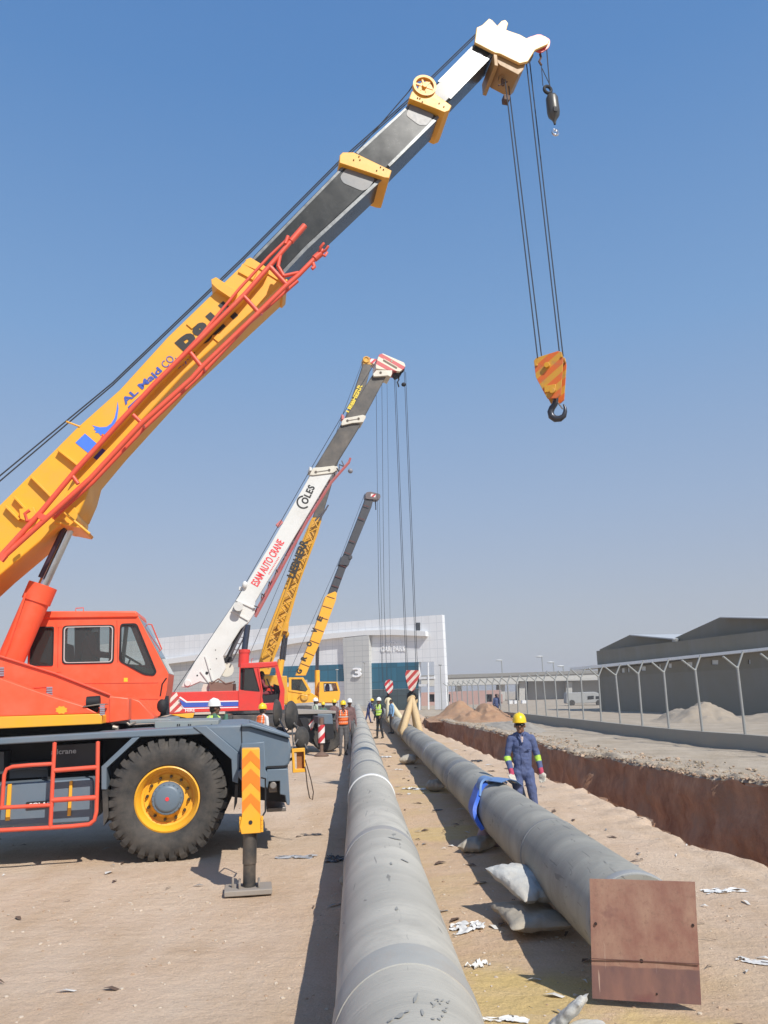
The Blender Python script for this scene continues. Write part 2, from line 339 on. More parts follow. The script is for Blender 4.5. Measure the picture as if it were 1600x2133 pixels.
    trk = _ramp(n, l, _noise(n, l, _map(n, l, co, (.16, 1.7, 1), (0, 0, -.62)), 2.2, 7, .65, .4), .46, .70); t9 = n.new('ShaderNodeMath'); t9.operation = 'MULTIPLY'; t9.inputs[1].default_value = .3; l.new(trk, t9.inputs[0]); c = _mix(n, l, t9.outputs[0], c, (.68, .53, .39))
    trk2 = _ramp(n, l, _noise(n, l, _map(n, l, co, (.2, 2.4, 1), (0, 0, -.45)), 3.1, 8, .7, .3), .56, .78); t8 = n.new('ShaderNodeMath'); t8.operation = 'MULTIPLY'; t8.inputs[1].default_value = .35; l.new(trk2, t8.inputs[0]); c = _mix(n, l, t8.outputs[0], c, (.40, .29, .20))
    z = n.new('ShaderNodeVertexColor'); z.layer_name = 'zone'; zs = n.new('ShaderNodeSeparateColor'); l.new(z.outputs[0], zs.inputs[0])
    far = _mix(n, l, _ramp(n, l, _noise(n, l, co, .8, 8, .7), .38, .66), (.37, .30, .22), (.50, .42, .325)); c = _mix(n, l, zs.outputs[0], c, far)
    wall = _mix(n, l, _ramp(n, l, _noise(n, l, _map(n, l, co, (1, 1, .5)), 1.7, 8, .7), .35, .65), (.31, .16, .095), (.58, .35, .215))
    wall = _mix(n, l, _ramp(n, l, _noise(n, l, co, .7, 3), .52, .7), wall, (.36, .26, .19)); c = _mix(n, l, zs.outputs[1], c, wall)
    gr = _ramp(n, l, _noise(n, l, co, 60, 4, .7), .3, .75); g2 = n.new('ShaderNodeMapRange'); g2.inputs[3].default_value = .86; g2.inputs[4].default_value = 1.10; l.new(gr, g2.inputs[0])
    gc = n.new('ShaderNodeCombineColor'); [l.new(g2.outputs[0], gc.inputs[i]) for i in range(3)]; c = _mix(n, l, 1., c, gc.outputs[0], 'MULTIPLY')
    vo = n.new('ShaderNodeTexVoronoi'); vo.inputs['Scale'].default_value = 14; l.new(co, vo.inputs['Vector']); st = n.new('ShaderNodeMapRange'); st.inputs[1].default_value = .05; st.inputs[2].default_value = .10; st.inputs[3].default_value = 1; st.inputs[4].default_value = 0; l.new(vo.outputs['Distance'], st.inputs[0])
    sc = n.new('ShaderNodeSeparateColor'); l.new(vo.outputs['Color'], sc.inputs[0]); gt = n.new('ShaderNodeMath'); gt.operation = 'GREATER_THAN'; gt.inputs[1].default_value = .80; l.new(sc.outputs[0], gt.inputs[0])
    m3 = n.new('ShaderNodeMath'); m3.operation = 'MULTIPLY'; l.new(st.outputs[0], m3.inputs[0]); l.new(gt.outputs[0], m3.inputs[1]); pc = _mix(n, l, sc.outputs[1], (.22, .17, .13), (.70, .62, .52)); c = _mix(n, l, m3.outputs[0], c, pc)
    l.new(c, p.inputs['Base Color']); p.inputs['Roughness'].default_value = .95; p.inputs['Specular IOR Level'].default_value = .15
    b = n.new('ShaderNodeBump'); b.inputs['Strength'].default_value = .8; b.inputs['Distance'].default_value = .06; l.new(_noise(n, l, co, 7, 10, .72), b.inputs['Height'])
    b2 = n.new('ShaderNodeBump'); b2.inputs['Strength'].default_value = .35; b2.inputs['Distance'].default_value = .01; l.new(_noise(n, l, co, 90, 5, .7), b2.inputs['Height']); l.new(b.outputs[0], b2.inputs['Normal']); l.new(b2.outputs[0], p.inputs['Normal'])
    me.materials.append(m)
make_ground()
def stone(mb, c, r, mi=0):
    bm = bmesh.new(); bmesh.ops.create_icosphere(bm, subdivisions=1, radius=1); k = random.random()*99
    q = Matrix.Rotation(random.random()*6, 3, 'Z')
    vs = [V(c)+q @ V((v.co.x*r*1.2, v.co.y*r, v.co.z*r*.7))*(1+.35*noise.noise(v.co*1.3+V((k, 0, 0)))) for v in bm.verts]
    mb.add(vs, [[v.index for v in f.verts] for f in bm.faces], mi); bm.free()
ST1 = mat('pale_stone', (.52, .43, .33), .9, var=.3, sc=9); ST2 = mat('brown_clod', (.38, .26, .17), .95, var=.3, sc=9); ST3 = mat('grey_clod', (.33, .265, .19), .95, var=.35, sc=7)
g = MB()
for i in range(1500):
    y = random.uniform(3.0, 9)**random.choice((1, 1.3)); x = random.uniform(-.62*y-1, .56*y+.5)
    if x > interp(NEAR, y)-.1: continue
    stone(g, (x, y, gz(x, y)+.001), random.choice((.006, .008, .012, .016, .01)), random.choice((0, 0, 1)))
tag(g.build('gravel', [ST1, ST2]), kind='stuff', label='small pebbles scattered over the sandy ground')
g = MB()
for i in range(8500):
    y = 8*(8.2**random.random()); side = random.random() < .42
    if side: x = interp(NEAR, y)-abs(random.gauss(0, .35))-.06; r = random.choice((.012, .016, .02, .03, .045))*(.9 if y > 12 else .7)
    if side and r > .03 and random.random() < .7: continue
    else: x = interp(FAR, y)+abs(random.gauss(0, .55))-.02; r = random.choice((.012, .018, .02, .03, .04, .06))
    if y > 50 and side: continue
    stone(g, (x, y, gz(x, y)+.02+(0 if side else .03)), r*random.uniform(.6, 1.1), 0 if side and random.random() < .7 else (1 if side else random.choice((2, 2, 2, 1))))
tag(g.build('soil_clods', [mat('sand_clod', (.47, .34, .235), .95, var=.25, sc=8), ST2, ST3]), kind='stuff', label='clods of dug soil along both edges of the trench')

# ------------------------------------------------------------------ pipes
def pipe_mat(name, base, dark):
    m, n, l, p, tc = new_mat(name); co = tc.outputs['Object']
    rings = _ramp(n, l, _noise(n, l, _map(n, l, co, (.10, 1, .10)), .8, 5, .6), .42, .66)
    c = _mix(n, l, rings, base, dark)
    c = _mix(n, l, _ramp(n, l, _noise(n, l, co, 1.7, 8, .65, 1.0), .47, .72), c, tuple(x*.72 for x in base))
    fine = _ramp(n, l, _noise(n, l, _map(n, l, co, (3, 34, 3), (0, 0, .15)), 1.2, 5, .7), .55, .80); mm = n.new('ShaderNodeMath'); mm.operation = 'MULTIPLY'; mm.inputs[1].default_value = .28; l.new(fine, mm.inputs[0])
    c = _mix(n, l, mm.outputs[0], c, dark)
    dust = _ramp(n, l, _noise(n, l, co, 5, 6, .7), .5, .85); md = n.new('ShaderNodeMath'); md.operation = 'MULTIPLY'; md.inputs[1].default_value = .35; l.new(dust, md.inputs[0]); c = _mix(n, l, md.outputs[0], c, (.36, .33, .28))
    sc = _ramp(n, l, _noise(n, l, _map(n, l, co, (9, 1.1, 9), (0, 0, .5)), 1.7, 3, .5, 1.5), .67, .70); m2 = n.new('ShaderNodeMath'); m2.operation = 'MULTIPLY'; m2.inputs[1].default_value = .5; l.new(sc, m2.inputs[0])
    c = _mix(n, l, m2.outputs[0], c, (.07, .07, .068))
    wv = n.new('ShaderNodeTexWave'); wv.bands_direction = 'Y'; wv.inputs['Scale'].default_value = .55; wv.inputs['Distortion'].default_value = 5.5; wv.inputs['Detail'].default_value = 3; wv.inputs['Detail Scale'].default_value = 1.2; l.new(_map(n, l, co, (.35, 1, .35)), wv.inputs['Vector']); wf = _ramp(n, l, wv.outputs['Fac'], .80, 1.0); wq = n.new('ShaderNodeMath'); wq.operation = 'MULTIPLY'; wq.inputs[1].default_value = .16; l.new(wf, wq.inputs[0]); c = _mix(n, l, wq.outputs[0], c, tuple(x*.62 for x in base))
    l.new(c, p.inputs['Base Color']); p.inputs['Roughness'].default_value = .62; p.inputs['Specular IOR Level'].default_value = .4
    b = n.new('ShaderNodeBump'); b.inputs['Strength'].default_value = .35; b.inputs['Distance'].default_value = .02; l.new(_noise(n, l, _map(n, l, co, (4, 22, 4)), 1., 6, .7), b.inputs['Height']); bb = n.new('ShaderNodeBump'); bb.inputs['Strength'].default_value = .28; bb.inputs['Distance'].default_value = .012; l.new(wv.outputs['Fac'], bb.inputs['Height']); l.new(b.outputs[0], bb.inputs['Normal']); l.new(bb.outputs[0], p.inputs['Normal'])
    return m
PM1 = pipe_mat('grey_coated_pipe', (.50, .465, .39), (.37, .345, .29)); PM2 = pipe_mat('dark_grey_coated_pipe', (.36, .34, .285), (.17, .165, .15))
def pipeline(name, xf, r, zc, Y0, Y1, m, label, rings):
    root = thing(name, (xf(Y0), Y0, 0), label, 'pipeline'); seg = 56; vs = []; ys = []; y = Y0
    while y < Y1: ys.append(y); y += max(.09, .008*abs(y))
    for y in ys:
        for k in range(seg):
            a = 2*math.pi*k/seg; rr = r*(1+.006*noise.noise(V((math.cos(a)*1.5, math.sin(a)*1.5, y*1.1)))+.004*noise.noise(V((y*4, 0, 0)))+.003*noise.noise(V((math.cos(a)*5, math.sin(a)*5, y*6))))
            vs.append((xf(y)+rr*math.cos(a), y, zc+rr*math.sin(a)))
    mb = MB(); mb.add(vs, [[j*seg+k, j*seg+(k+1) % seg, (j+1)*seg+(k+1) % seg, (j+1)*seg+k] for j in range(len(ys)-1) for k in range(seg)]+[list(range(seg)), [(len(ys)-1)*seg+k for k in range(seg)]])
    mb.build('pipe', m, root, smooth=60)
    for y, w, t, mm in rings:
        ax = V((xf(y+1)-xf(y), 1, 0)).normalized(); q = MB(); q.lathe((xf(y), y, zc), ax, [(r-.01, -w/2), (r+t*.6, -w/2+.005), (r+t, -w/4), (r+t, w/4), (r+t*.6, w/2-.005), (r-.01, w/2)], 64); q.build('joint_sleeve', mm, root, smooth=60)
    return root
SLV = mat('joint_wrap', (.20, .20, .195), .6, var=.2, sc=5, bump=.4, bsc=20); SLW = mat('white_band', (.62, .62, .60), .6, var=.08)
SLG = mat('pale_joint_wrap', (.30, .30, .29), .6, var=.15, sc=4, dirt=.3)
R1, Z1, R2, Z2 = .343, .465, .325, .44
P1 = pipeline('pipeline', pipe1x, R1, Z1, -2.5, 118, PM1, 'long grey pipeline in the foreground running to the far building, with a white band', [(4.05, .30, .007, mat('dusty_joint_wrap', (.36, .35, .315), .65, var=.15, sc=5, dirt=.4)), (7.6, .2, .007, SLG), (12.35, .10, .016, SLW), (14.9, .28, .012, SLV), (17.6, .12, .014, SLV), (20.4, .35, .014, SLV), (24.3, .18, .016, SLV), (29.0, .35, .016, SLV), (34.5, .3, .02, SLG), (41, .5, .02, SLV), (49, .4, .02, SLG), (60, .5, .025, SLV), (75, .6, .03, SLG)])
P2 = pipeline('pipeline', pipe2x, R2, Z2, 5.72, 105, PM2, 'second grey pipeline beside the trench, its near end closed by a rusty plate', [(5.80, .10, .010, SLG), (8.1, .05, .006, SLV), (14.9, .5, .010, SLV), (20.3, .4, .012, SLG), (27.0, .4, .014, SLV), (38, .5, .02, SLG), (50, .5, .02, SLV)])
# rusty square plate leaning on the pipe end
m, n, l, p, tc = new_mat('rusty_steel'); co = tc.outputs['Object']
c = _mix(n, l, _ramp(n, l, _noise(n, l, _map(n, l, co, (1.2, 1, .7)), 4.5, 8, .65), .35, .68), (.25, .115, .085), (.38, .235, .165)); gx = n.new('ShaderNodeSeparateXYZ'); l.new(co, gx.inputs[0])
nn = _noise(n, l, co, 7, 4); ad = n.new('ShaderNodeMath'); ad.operation = 'MULTIPLY_ADD'; ad.inputs[1].default_value = .03; l.new(nn, ad.inputs[0]); l.new(gx.outputs[2], ad.inputs[2])
lo = n.new('ShaderNodeMapRange'); lo.inputs[1].default_value = .250; lo.inputs[2].default_value = .258; lo.inputs[3].default_value = 1; lo.inputs[4].default_value = 0; l.new(ad.outputs[0], lo.inputs[0])
c2 = _mix(n, l, _ramp(n, l, _noise(n, l, _map(n, l, co, (1.5, 1, .5)), 6, 6), .4, .65), (.155, .085, .078), (.235, .12, .095)); c = _mix(n, l, lo.outputs[0], c, c2)
c = _mix(n, l, _ramp(n, l, _noise(n, l, co, 4.5, 3), .60, .72), c, (.17, .07, .065)); c = _mix(n, l, _ramp(n, l, _noise(n, l, co, 28, 8, .8), .52, .75), c, (.20, .11, .08)); c = _mix(n, l, _ramp(n, l, _noise(n, l, _map(n, l, co, (22, 1, 1.2)), 1.5, 4), .66, .74), c, (.46, .33, .26)); l.new(c, p.inputs['Base Color']); p.inputs['Roughness'].default_value = .75
b = n.new('ShaderNodeBump'); b.inputs['Strength'].default_value = .35; l.new(_noise(n, l, co, 24, 8), b.inputs['Height']); l.new(b.outputs[0], p.inputs['Normal']); RUST = m
q = [onY(1228, 1830, 5.66), onY(1447, 1836, 5.52), onY(1461, 2093, 5.52), onY(1234, 2079, 5.66)]
QP = q
nn_ = (q[1]-q[0]).cross(q[3]-q[0]).normalized()
if nn_.y < 0: nn_ = -nn_
N_ = 9; mb = MB(); top = []
for j in range(N_+1):
    for i in range(N_+1):
        u, v = i/N_, j/N_; P = (q[0]*(1-u)+q[1]*u)*(1-v)+(q[3]*(1-u)+q[2]*u)*v; top.append(P+nn_*.005*math.sin(u*5+v*3))
mb.add(top, [[j*(N_+1)+i, j*(N_+1)+i+1, (j+1)*(N_+1)+i+1, (j+1)*(N_+1)+i] for j in range(N_) for i in range(N_)])
pl = mb.build('steel_plate', RUST, smooth=60); so_ = pl.modifiers.new('solid', 'SOLIDIFY'); so_.thickness = .008; so_.offset = -1; pl.data.shade_flat()
for v in pl.data.vertices: v.co -= V((q[3].x, q[3].y, 0))
pl.location = (q[3].x, q[3].y, 0); tag(pl, 'square rusty brown steel plate closing the near end of the right pipe', 'plate')
for i_, (u_, v_, r_) in enumerate(((.05, .38, .009), (.96, .36, .009), (.47, .67, .012), (.60, .93, .006))):
    P = (QP[0]*(1-u_)+QP[1]*u_)*(1-v_)+(QP[3]*(1-u_)+QP[2]*u_)*v_; mb = MB(); mb.tube([P-nn_*.004, P-nn_*.015], r_, 12); mb.build('bolt_hole', mat('dark_hole', (.03, .015, .012), .8), None); o_ = [o for o in S.objects if o.name.startswith('bolt_hole')][-1]; o_.parent = pl; o_.location = -V(pl.location)
mb = MB(); e0 = QP[0]*.33+QP[3]*.67; e1 = QP[1]*.33+QP[2]*.67; mb.bar(e0-nn_*.016, e1-nn_*.016, .004, .006, nn_); o_ = mb.build('lap_edge', mat('dark_rust_edge', (.11, .05, .04), .8)); o_.parent = pl; o_.location = -V(pl.location)
# sacks, torn bags
def sack(c, r, rot, m, label, name='sandbag', group='sandbags under the pipes', tilt=0, cat='sandbag', seed=0):
    n_ = 30; vs = []; Rm = Matrix.Rotation(R_(rot), 3, 'Z') @ Matrix.Rotation(R_(tilt), 3, 'Y'); f_ = []
    for sd in (1, -1):
        for j in range(n_+1):
            for i in range(n_+1):
                u, v = i/n_*2-1, j/n_*2-1; e = max(0, (1-abs(u)**3.2)*(1-abs(v)**2.6)); k = 1-.10*(1-abs(v))*abs(u)**2-.10*(1-abs(u))*abs(v)**2
                fold = .09*math.sin(v*7+seed*2+3*u)*abs(u)**2*e**.3+.10*noise.noise(V((u*2.4+seed, v*2.4, sd*.3)))+.06*noise.noise(V((u*6+seed, v*6, sd)))
                z = sd*r[2]*(e**.42)*(.95+.25*noise.noise(V((u*1.3, v*1.3+seed, sd))))+fold*r[2]*1.6
                vs.append(V(c)+Rm @ V((u*r[0]*k*1.08+.02*noise.noise(V((v*3, seed, 0))), v*r[1]*k+.02*noise.noise(V((u*3, seed, 5))), z)))
    N2 = (n_+1)**2; g = lambda i, j: j*(n_+1)+i
    for sd in (0, 1):
        for j in range(n_):
            for i in range(n_): f_.append([sd*N2+g(i, j), sd*N2+g(i+1, j), sd*N2+g(i+1, j+1), sd*N2+g(i, j+1)])
    rim = [g(i, 0) for i in range(n_)]+[g(n_, j) for j in range(n_)]+[g(i, n_) for i in range(n_, 0, -1)]+[g(0, j) for j in range(n_, 0, -1)]
    for a, b in zip(rim, rim[1:]+rim[:1]): f_.append([a, b, b+N2, a+N2])
    mb = MB(); mb.add(vs, f_)
    o = mb.build(name, m, smooth=60, merge=True); tag(o, label, cat, group); return o
SACK = mat('white_woven_sack', (.50, .50, .47), .75, var=.12, sc=8, dirt=.5, dirtcol=(.36, .29, .2), bump=.6, bsc=16)
SACKG = mat('dusty_sack', (.36, .33, .27), .8, var=.2, sc=6, dirt=.5, bump=.6, bsc=16)
c = onz(1090, 1850, .33); c.x = pipe2x(6.9)-.40; 
sack((1.16, 7.55, .33), (.32, .20, .075), 112, SACK, 'white woven sandbag, topmost of the pair under the near end of the right pipe', tilt=-12, seed=1)
sack((1.17, 7.35, .11), (.36, .26, .07), 96, SACKG, 'flattened dusty sandbag under the white one at the near end of the right pipe', seed=2)
sack((1.36, 11.2, .12), (.30, .22, .14), 80, mat('pink_sack', (.36, .25, .27), .8, var=.2, sc=6, dirt=.4), 'pinkish sandbag under the right pipe below the blue sling', seed=3)
sack((1.10, 10.8, .08), (.28, .16, .09), 60, SACKG, 'pale sandbag spilling out below the blue sling, left of the pinkish one', seed=4)
sack((-.30, 9.0, .10), (.24, .20, .13), 70, SACKG, 'dusty greenish sandbag under the left pipe behind the outrigger foot', seed=5)
sack((-.25, 11.6, .10), (.24, .20, .12), 90, SACK, 'white sandbag under the left pipe near the white band', seed=6)
sack((-.85, 21.5, .12), (.3, .22, .14), 80, SACK, 'white sandbag sticking out under the left pipe near the orange vest worker', seed=8)
sack((.95, 17.2, .10), (.3, .2, .12), 80, SACKG, 'grey sandbag under the right pipe in front of the beige sling', seed=9)
sack((.55, 23.6, .12), (.3, .24, .13), 80, SACKG, 'grey sandbag under the right pipe below the beige sling', seed=10)
def rag(c, size, rot, m, label, name='torn_bag', cat='litter', seed=0, hgt=.07, group='torn bags and litter on the sand'):
    n_ = 24; vs = []; Rm = Matrix.Rotation(R_(rot), 3, 'Z')
    for j in range(n_+1):
        for i in range(n_+1):
            u, v = i/n_*2-1, j/n_*2-1; k = .8+.45*noise.noise(V((u*1.6, v*1.6, seed*2.3))); x, y = u*size[0]*k, v*size[1]*k*(1-.3*abs(u))
            z = .006+.4*hgt*(abs(noise.noise(V((u*2.2, v*2.2, seed+9.))))*1.5+.35*abs(noise.noise(V((u*5, v*5, seed))))+.12*noise.noise(V((u*11, v*11, seed))))
            P = V(c)+Rm @ V((x, y, 0)); vs.append((P.x, P.y, gz(P.x, P.y)+z+c[2]))
    mb = MB(); mb.add(vs, [[j*(n_+1)+i, j*(n_+1)+i+1, (j+1)*(n_+1)+i+1, (j+1)*(n_+1)+i] for j in range(n_) for i in range(n_) if noise.noise(V((i*.18, j*.18, seed*1.7))) > -.22])
    o = mb.build(name, m, smooth=35); tag(o, label, cat, group)
BAGW = mat('torn_white_plastic', (.66, .65, .62), .5, var=.15, sc=5, dirt=.25)
BAGB = mat('torn_black_plastic', (.05, .05, .055), .4, var=.3)
def rg(x, y, sx, sy, rot, m, lab, seed, h=.07): P = onz(x, y); rag((P.x, P.y, 0), (sx, sy), rot, m, lab, seed=seed, hgt=h)
rg(975, 1935, .17, .16, 20, BAGW, 'torn white bag lying right of the left pipe, nearest the sandbags', 1)
rg(998, 2012, .10, .07, 40, BAGW, 'small torn white scrap on the yellow sand near the camera', 2)
p_ = onz(1195, 2150); sack((p_.x-.05, p_.y+.02, .07), (.17, .10, .035), 150, SACK, 'crumpled white sack with a pointed corner at the bottom edge of the photo', tilt=42, seed=12); sack((p_.x-.02, p_.y-.12, .03), (.24, .14, .035), 20, SACK, 'flat white sack below the pointed one at the bottom edge', seed=14)
rg(1040, 2128, .22, .06, -5, BAGW, 'flat white strip of sack beside the foreground pipe at the bottom edge', 13, .04)
rg(1508, 1858, .22, .12, 5, BAGW, 'scattered white paper scraps right of the rusty plate', 4, .04)
rg(1570, 2010, .14, .07, -30, BAGW, 'thin white scrap at the right edge of the sand', 5, .03)
rg(618, 1788, .28, .11, 0, mat('black_white_litter', (.30, .30, .31), .5, var=.9, sc=14), 'black and white strip of litter right of the yellow outrigger', 6, .05)
rg(868, 1642, .16, .42, 55, BAGW, 'long torn white bag between the two pipes', 7, .08)
rg(800, 1578, .2, .35, 20, BAGW, 'white scrap beside the left pipe between the pipes, further back', 8)
rg(830, 1605, .12, .1, 0, BAGW, 'small white scrap beyond the long torn bag', 9)
rg(790, 1515, .25, .6, 20, BAGW, 'white bag between the pipes near the green vest worker', 10)
rg(912, 1690, .10, .08, 20, BAGB, 'small dark scrap in front of the pinkish sandbag', 11, .03)
rg(995, 1586, .16, .3, 30, BAGB, 'black scrap on the bank right of the right pipe', 12, .12)
rg(700, 1790, .14, .22, 0, BAGB, 'dark crumpled plastic in the shade left of the foreground pipe', 14, .07)
rg(650, 1738, .16, .10, 10, BAGB, 'dark scrap on sunlit sand left of the foreground pipe', 15, .02)

# ------------------------------------------------------------------ far bank: spoil heap, kerb and fence, warehouse, overpass, building
def heap(name, c, rx, ry, h, m, label, seed, cat='soil heap', kind=None):
    n_ = 40; vs = []
    for j in range(n_+1):
        for i in range(n_+1):
            u, v = i/n_*2-1, j/n_*2-1; x, y = c[0]+u*rx, c[1]+v*ry; d = math.hypot(u, v); k = max(0, 1-d)**.9
            z = h*k*(1+.7*noise.noise(V((u*1.8+seed, v*1.8, 0))))+k**.5*h*.24*noise.noise(V((u*6, v*6, seed)))+k**.4*h*.06*noise.noise(V((u*18, v*18, seed)))
            vs.append((x, y, z-.06))
    mb = MB(); mb.add(vs, [[j*(n_+1)+i, j*(n_+1)+i+1, (j+1)*(n_+1)+i+1, (j+1)*(n_+1)+i] for j in range(n_) for i in range(n_)])
    o = mb.build(name, m, smooth=30); tag(o, label, cat)
SPOIL = mat('orange_brown_soil', (.36, .20, .11), .95, var=.25, sc=2.5, dirt=.4, dirtcol=(.44, .30, .18), bump=.8, bsc=9)
GRAVM = mat('grey_brown_gravel', (.34, .28, .21), .95, var=.3, sc=2.5, dirt=.3, bump=.8, bsc=12)
heap('soil_heap', (5.75, 60.5, 0), 3.0, 5.0, 1.15, SPOIL, 'orange brown soil heap at the far end of the trench', 1)
heap('soil_heap', (6.5, 55.5, 0), 2.3, 4.2, 1.05, SPOIL, 'orange brown soil heap beside the standing man in blue coveralls', 5)
heap('rubble_strip', (6.6, 44, 0), 1.5, 7, .4, mat('grey_rubble', (.33, .29, .235), .95, var=.35, sc=3, bump=.9, bsc=8), 'low grey rubble ridge between trench and fence', 8)
heap('gravel_heap', (17.4, 46, 0), 2.7, 3.2, .95, GRAVM, 'grey brown gravel heap behind the fence', 3, 'gravel heap')
heap('gravel_heap', (24.0, 46, 0), 6.0, 5, .6, GRAVM, 'long low gravel bank behind the fence at the right', 9, 'gravel heap')
# kerb wall and fence
posts = [(12.0, 21.2), (11.45, 23.6), (11.12, 25.6), (10.62, 27.75), (10.30, 30.1), (10.08, 32.5), (9.9, 34.9), (9.76, 37.5), (9.6, 40.2), (9.38, 42.3), (9.22, 44.5), (9.06, 46.8), (8.95, 49.2), (8.80, 51.6), (8.62, 54.2), (8.42, 56.8), (8.2, 59.5), (8.0, 62.2), (7.8, 65), (7.6, 68), (7.4, 71), (7.2, 74), (7.0, 77), (6.8, 80), (6.6, 83.5), (6.4, 87)]
pts = [(13.6, 14.0)]+posts
CONC = mat('grey_concrete', (.33, .305, .255), .9, var=.12, sc=2, dirt=.25, bump=.3, bsc=25)
GALV = mat('galvanised_steel', (.32, .325, .31), .5, .25, var=.12, sc=6)
fr_ = thing('boundary_fence', (11.1, 25.6, 0), 'galvanised chain link fence with Y shaped posts on a low concrete wall', 'fence')
mb = MB()
for (x0, y0), (x1, y1) in zip(pts, pts[1:]):
    A = [V((x0-.15, y0, -.25)), V((x0+.12, y0, -.25)), V((x0+.12, y0, .46)), V((x0-.15, y0, .46))]; mb.prism(A, [a+V((x1-x0, y1-y0, 0)) for a in A])
mb.build('concrete_base', CONC, fr_, merge=True, smooth=30)
for i, (x, y) in enumerate(posts):
    q = MB(); lx, ly = random.uniform(-.05, .05), random.uniform(-.04, .04); r = .042 if i < 14 else .05
    q.tube([(x, y, .42), (x+lx, y+ly, 2.52)], r, 10); x += lx; y += ly; q.tube([V((x, y, 2.48)), V((x-.46, y-.1, 2.86+lx*.6))], r*.8, 8); q.tube([V((x, y, 2.48)), V((x+.24, y, 2.97-ly))], r*.8, 8)
    q.ell((x, y, 2.5), (r*1.15,)*3, 8, 6); q.build('post', GALV, fr_, smooth=50)
m, n, l, p, tc = new_mat('chain_link_wire'); n.remove(p); d = n.new('ShaderNodeBsdfDiffuse'); d.inputs[0].default_value = (.42, .43, .42, 1); t = n.new('ShaderNodeBsdfTransparent'); mx = n.new('ShaderNodeMixShader')
outs = []
for s_ in (1, -1):
    mp = _map(n, l, tc.outputs['UV'], (1, 1, 1), (0, 0, R_(45*s_))); sx = n.new('ShaderNodeSeparateXYZ'); l.new(mp, sx.inputs[0]); a = n.new('ShaderNodeMath'); a.operation = 'DIVIDE'; a.inputs[1].default_value = .055; l.new(sx.outputs[0], a.inputs[0])
    b = n.new('ShaderNodeMath'); b.operation = 'FRACT'; l.new(a.outputs[0], b.inputs[0]); g = n.new('ShaderNodeMath'); g.operation = 'LESS_THAN'; g.inputs[1].default_value = .055; l.new(b.outputs[0], g.inputs[0]); outs.append(g.outputs[0])
mxx = n.new('ShaderNodeMath'); mxx.operation = 'MAXIMUM'; l.new(outs[0], mxx.inputs[0]); l.new(outs[1], mxx.inputs[1]); l.new(mxx.outputs[0], mx.inputs[0]); l.new(t.outputs[0], mx.inputs[1]); l.new(d.outputs[0], mx.inputs[2])
l.new(mx.outputs[0], [x for x in n if x.type == 'OUTPUT_MATERIAL'][0].inputs[0]); LINK = m
mb = MB(); dist = 0; me_uv = []
for (x0, y0), (x1, y1) in zip(posts, posts[1:]): mb.add([(x0, y0, .46), (x1, y1, .46), (x1, y1, 2.45), (x0, y0, 2.45)], [[0, 1, 2, 3]])
o = mb.build('chain_link', LINK, fr_, smooth=0); uv = o.data.uv_layers.new(name='UVMap')
for lp in o.data.loops: v = o.data.vertices[lp.vertex_index].co+fr_.location; uv.data[lp.index].uv = (v.y, v.z)
# warehouse
WF = Frame((18.9, 71), -78)
DKW = mat('dark_grey_render', (.195, .172, .125), .9, var=.12, sc=.5, dirt=.3, dirtcol=(.22, .21, .19), dsc=.4, streak=(1, 1, .12))
wh = thing('warehouse', WF.w(0, 0, 0), 'long dark grey warehouse with two low gables and a white eaves line behind the fence', 'warehouse')
wpx = [(1253, 1396), (1640, 1350), (1700, 1345), (1700, 1520), (1253, 1484)]
holes = [[(x, y), (x+w, y), (x+w, y+9), (x, y+9)] for x, y, w in ((1293, 1392, 8), (1306, 1391, 5), (1334, 1388, 11), (1371, 1384, 5), (1390, 1382, 9), (1429, 1379, 13), (1481, 1375, 15), (1558, 1374, 5))]
mb = MB(); mb.plate(WF, wpx, 0, -.3, holes=holes); mb.build('front_wall', DKW, wh, smooth=0)
for h_ in holes:
    q = MB(); q.plate(WF, h_, -.1, -.16); q.build('window', mat('pale_window', (.62, .63, .62), .4), wh, smooth=0)
mb = MB(); mb.plate(WF, [(1187, 1391), (1640, 1344), (1720, 1336), (1720, 1341), (1640, 1350), (1187, 1397)], .5, -1.2); mb.build('eaves', mat('white_gutter', (.86, .86, .84), .5), wh, smooth=0)
mb = MB(); mb.plate(WF, [(1253, 1396), (1249, 1353), (1313, 1322), (1403, 1330), (1403, 1400)], -1.3, -9); mb.plate(WF, [(1403, 1400), (1403, 1330), (1499, 1286), (1720, 1290), (1720, 1400)], -1.35, -9.05); mb.build('gable', DKW, wh, smooth=0)
mb = MB(); mb.plate(WF, [(1313, 1322), (1403, 1330), (1403, 1332.5), (1313, 1324)], -.9, -9.2); mb.plate(WF, [(1499, 1285), (1720, 1289), (1720, 1292), (1499, 1287)], -.9, -9.2); mb.build('roof_edge', mat('pale_roof_sheet', (.45, .46, .46), .5), wh, smooth=0)
mb = MB(); mb.plate(WF, [(1400, 1331), (1408, 1331), (1404, 1351), (1401, 1351)], -1.0, -1.25); mb.build('rain_head', mat('pale_box', (.5, .5, .48), .5), wh, smooth=0)
wb = [WF.p(1253, 1484, -.3), WF.p(1700, 1520, -.3)]; mb = MB(); A = [V((wb[0].x, wb[0].y, 0)), V((wb[1].x, wb[1].y, 0)), V((wb[1].x+14, wb[1].y+3, 0)), V((wb[0].x+14, wb[0].y+3, 0))]; mb.prism(A, [a+V((0, 0, 5.2)) for a in A]); mb.build('inner_hall', DKW, wh, smooth=0)
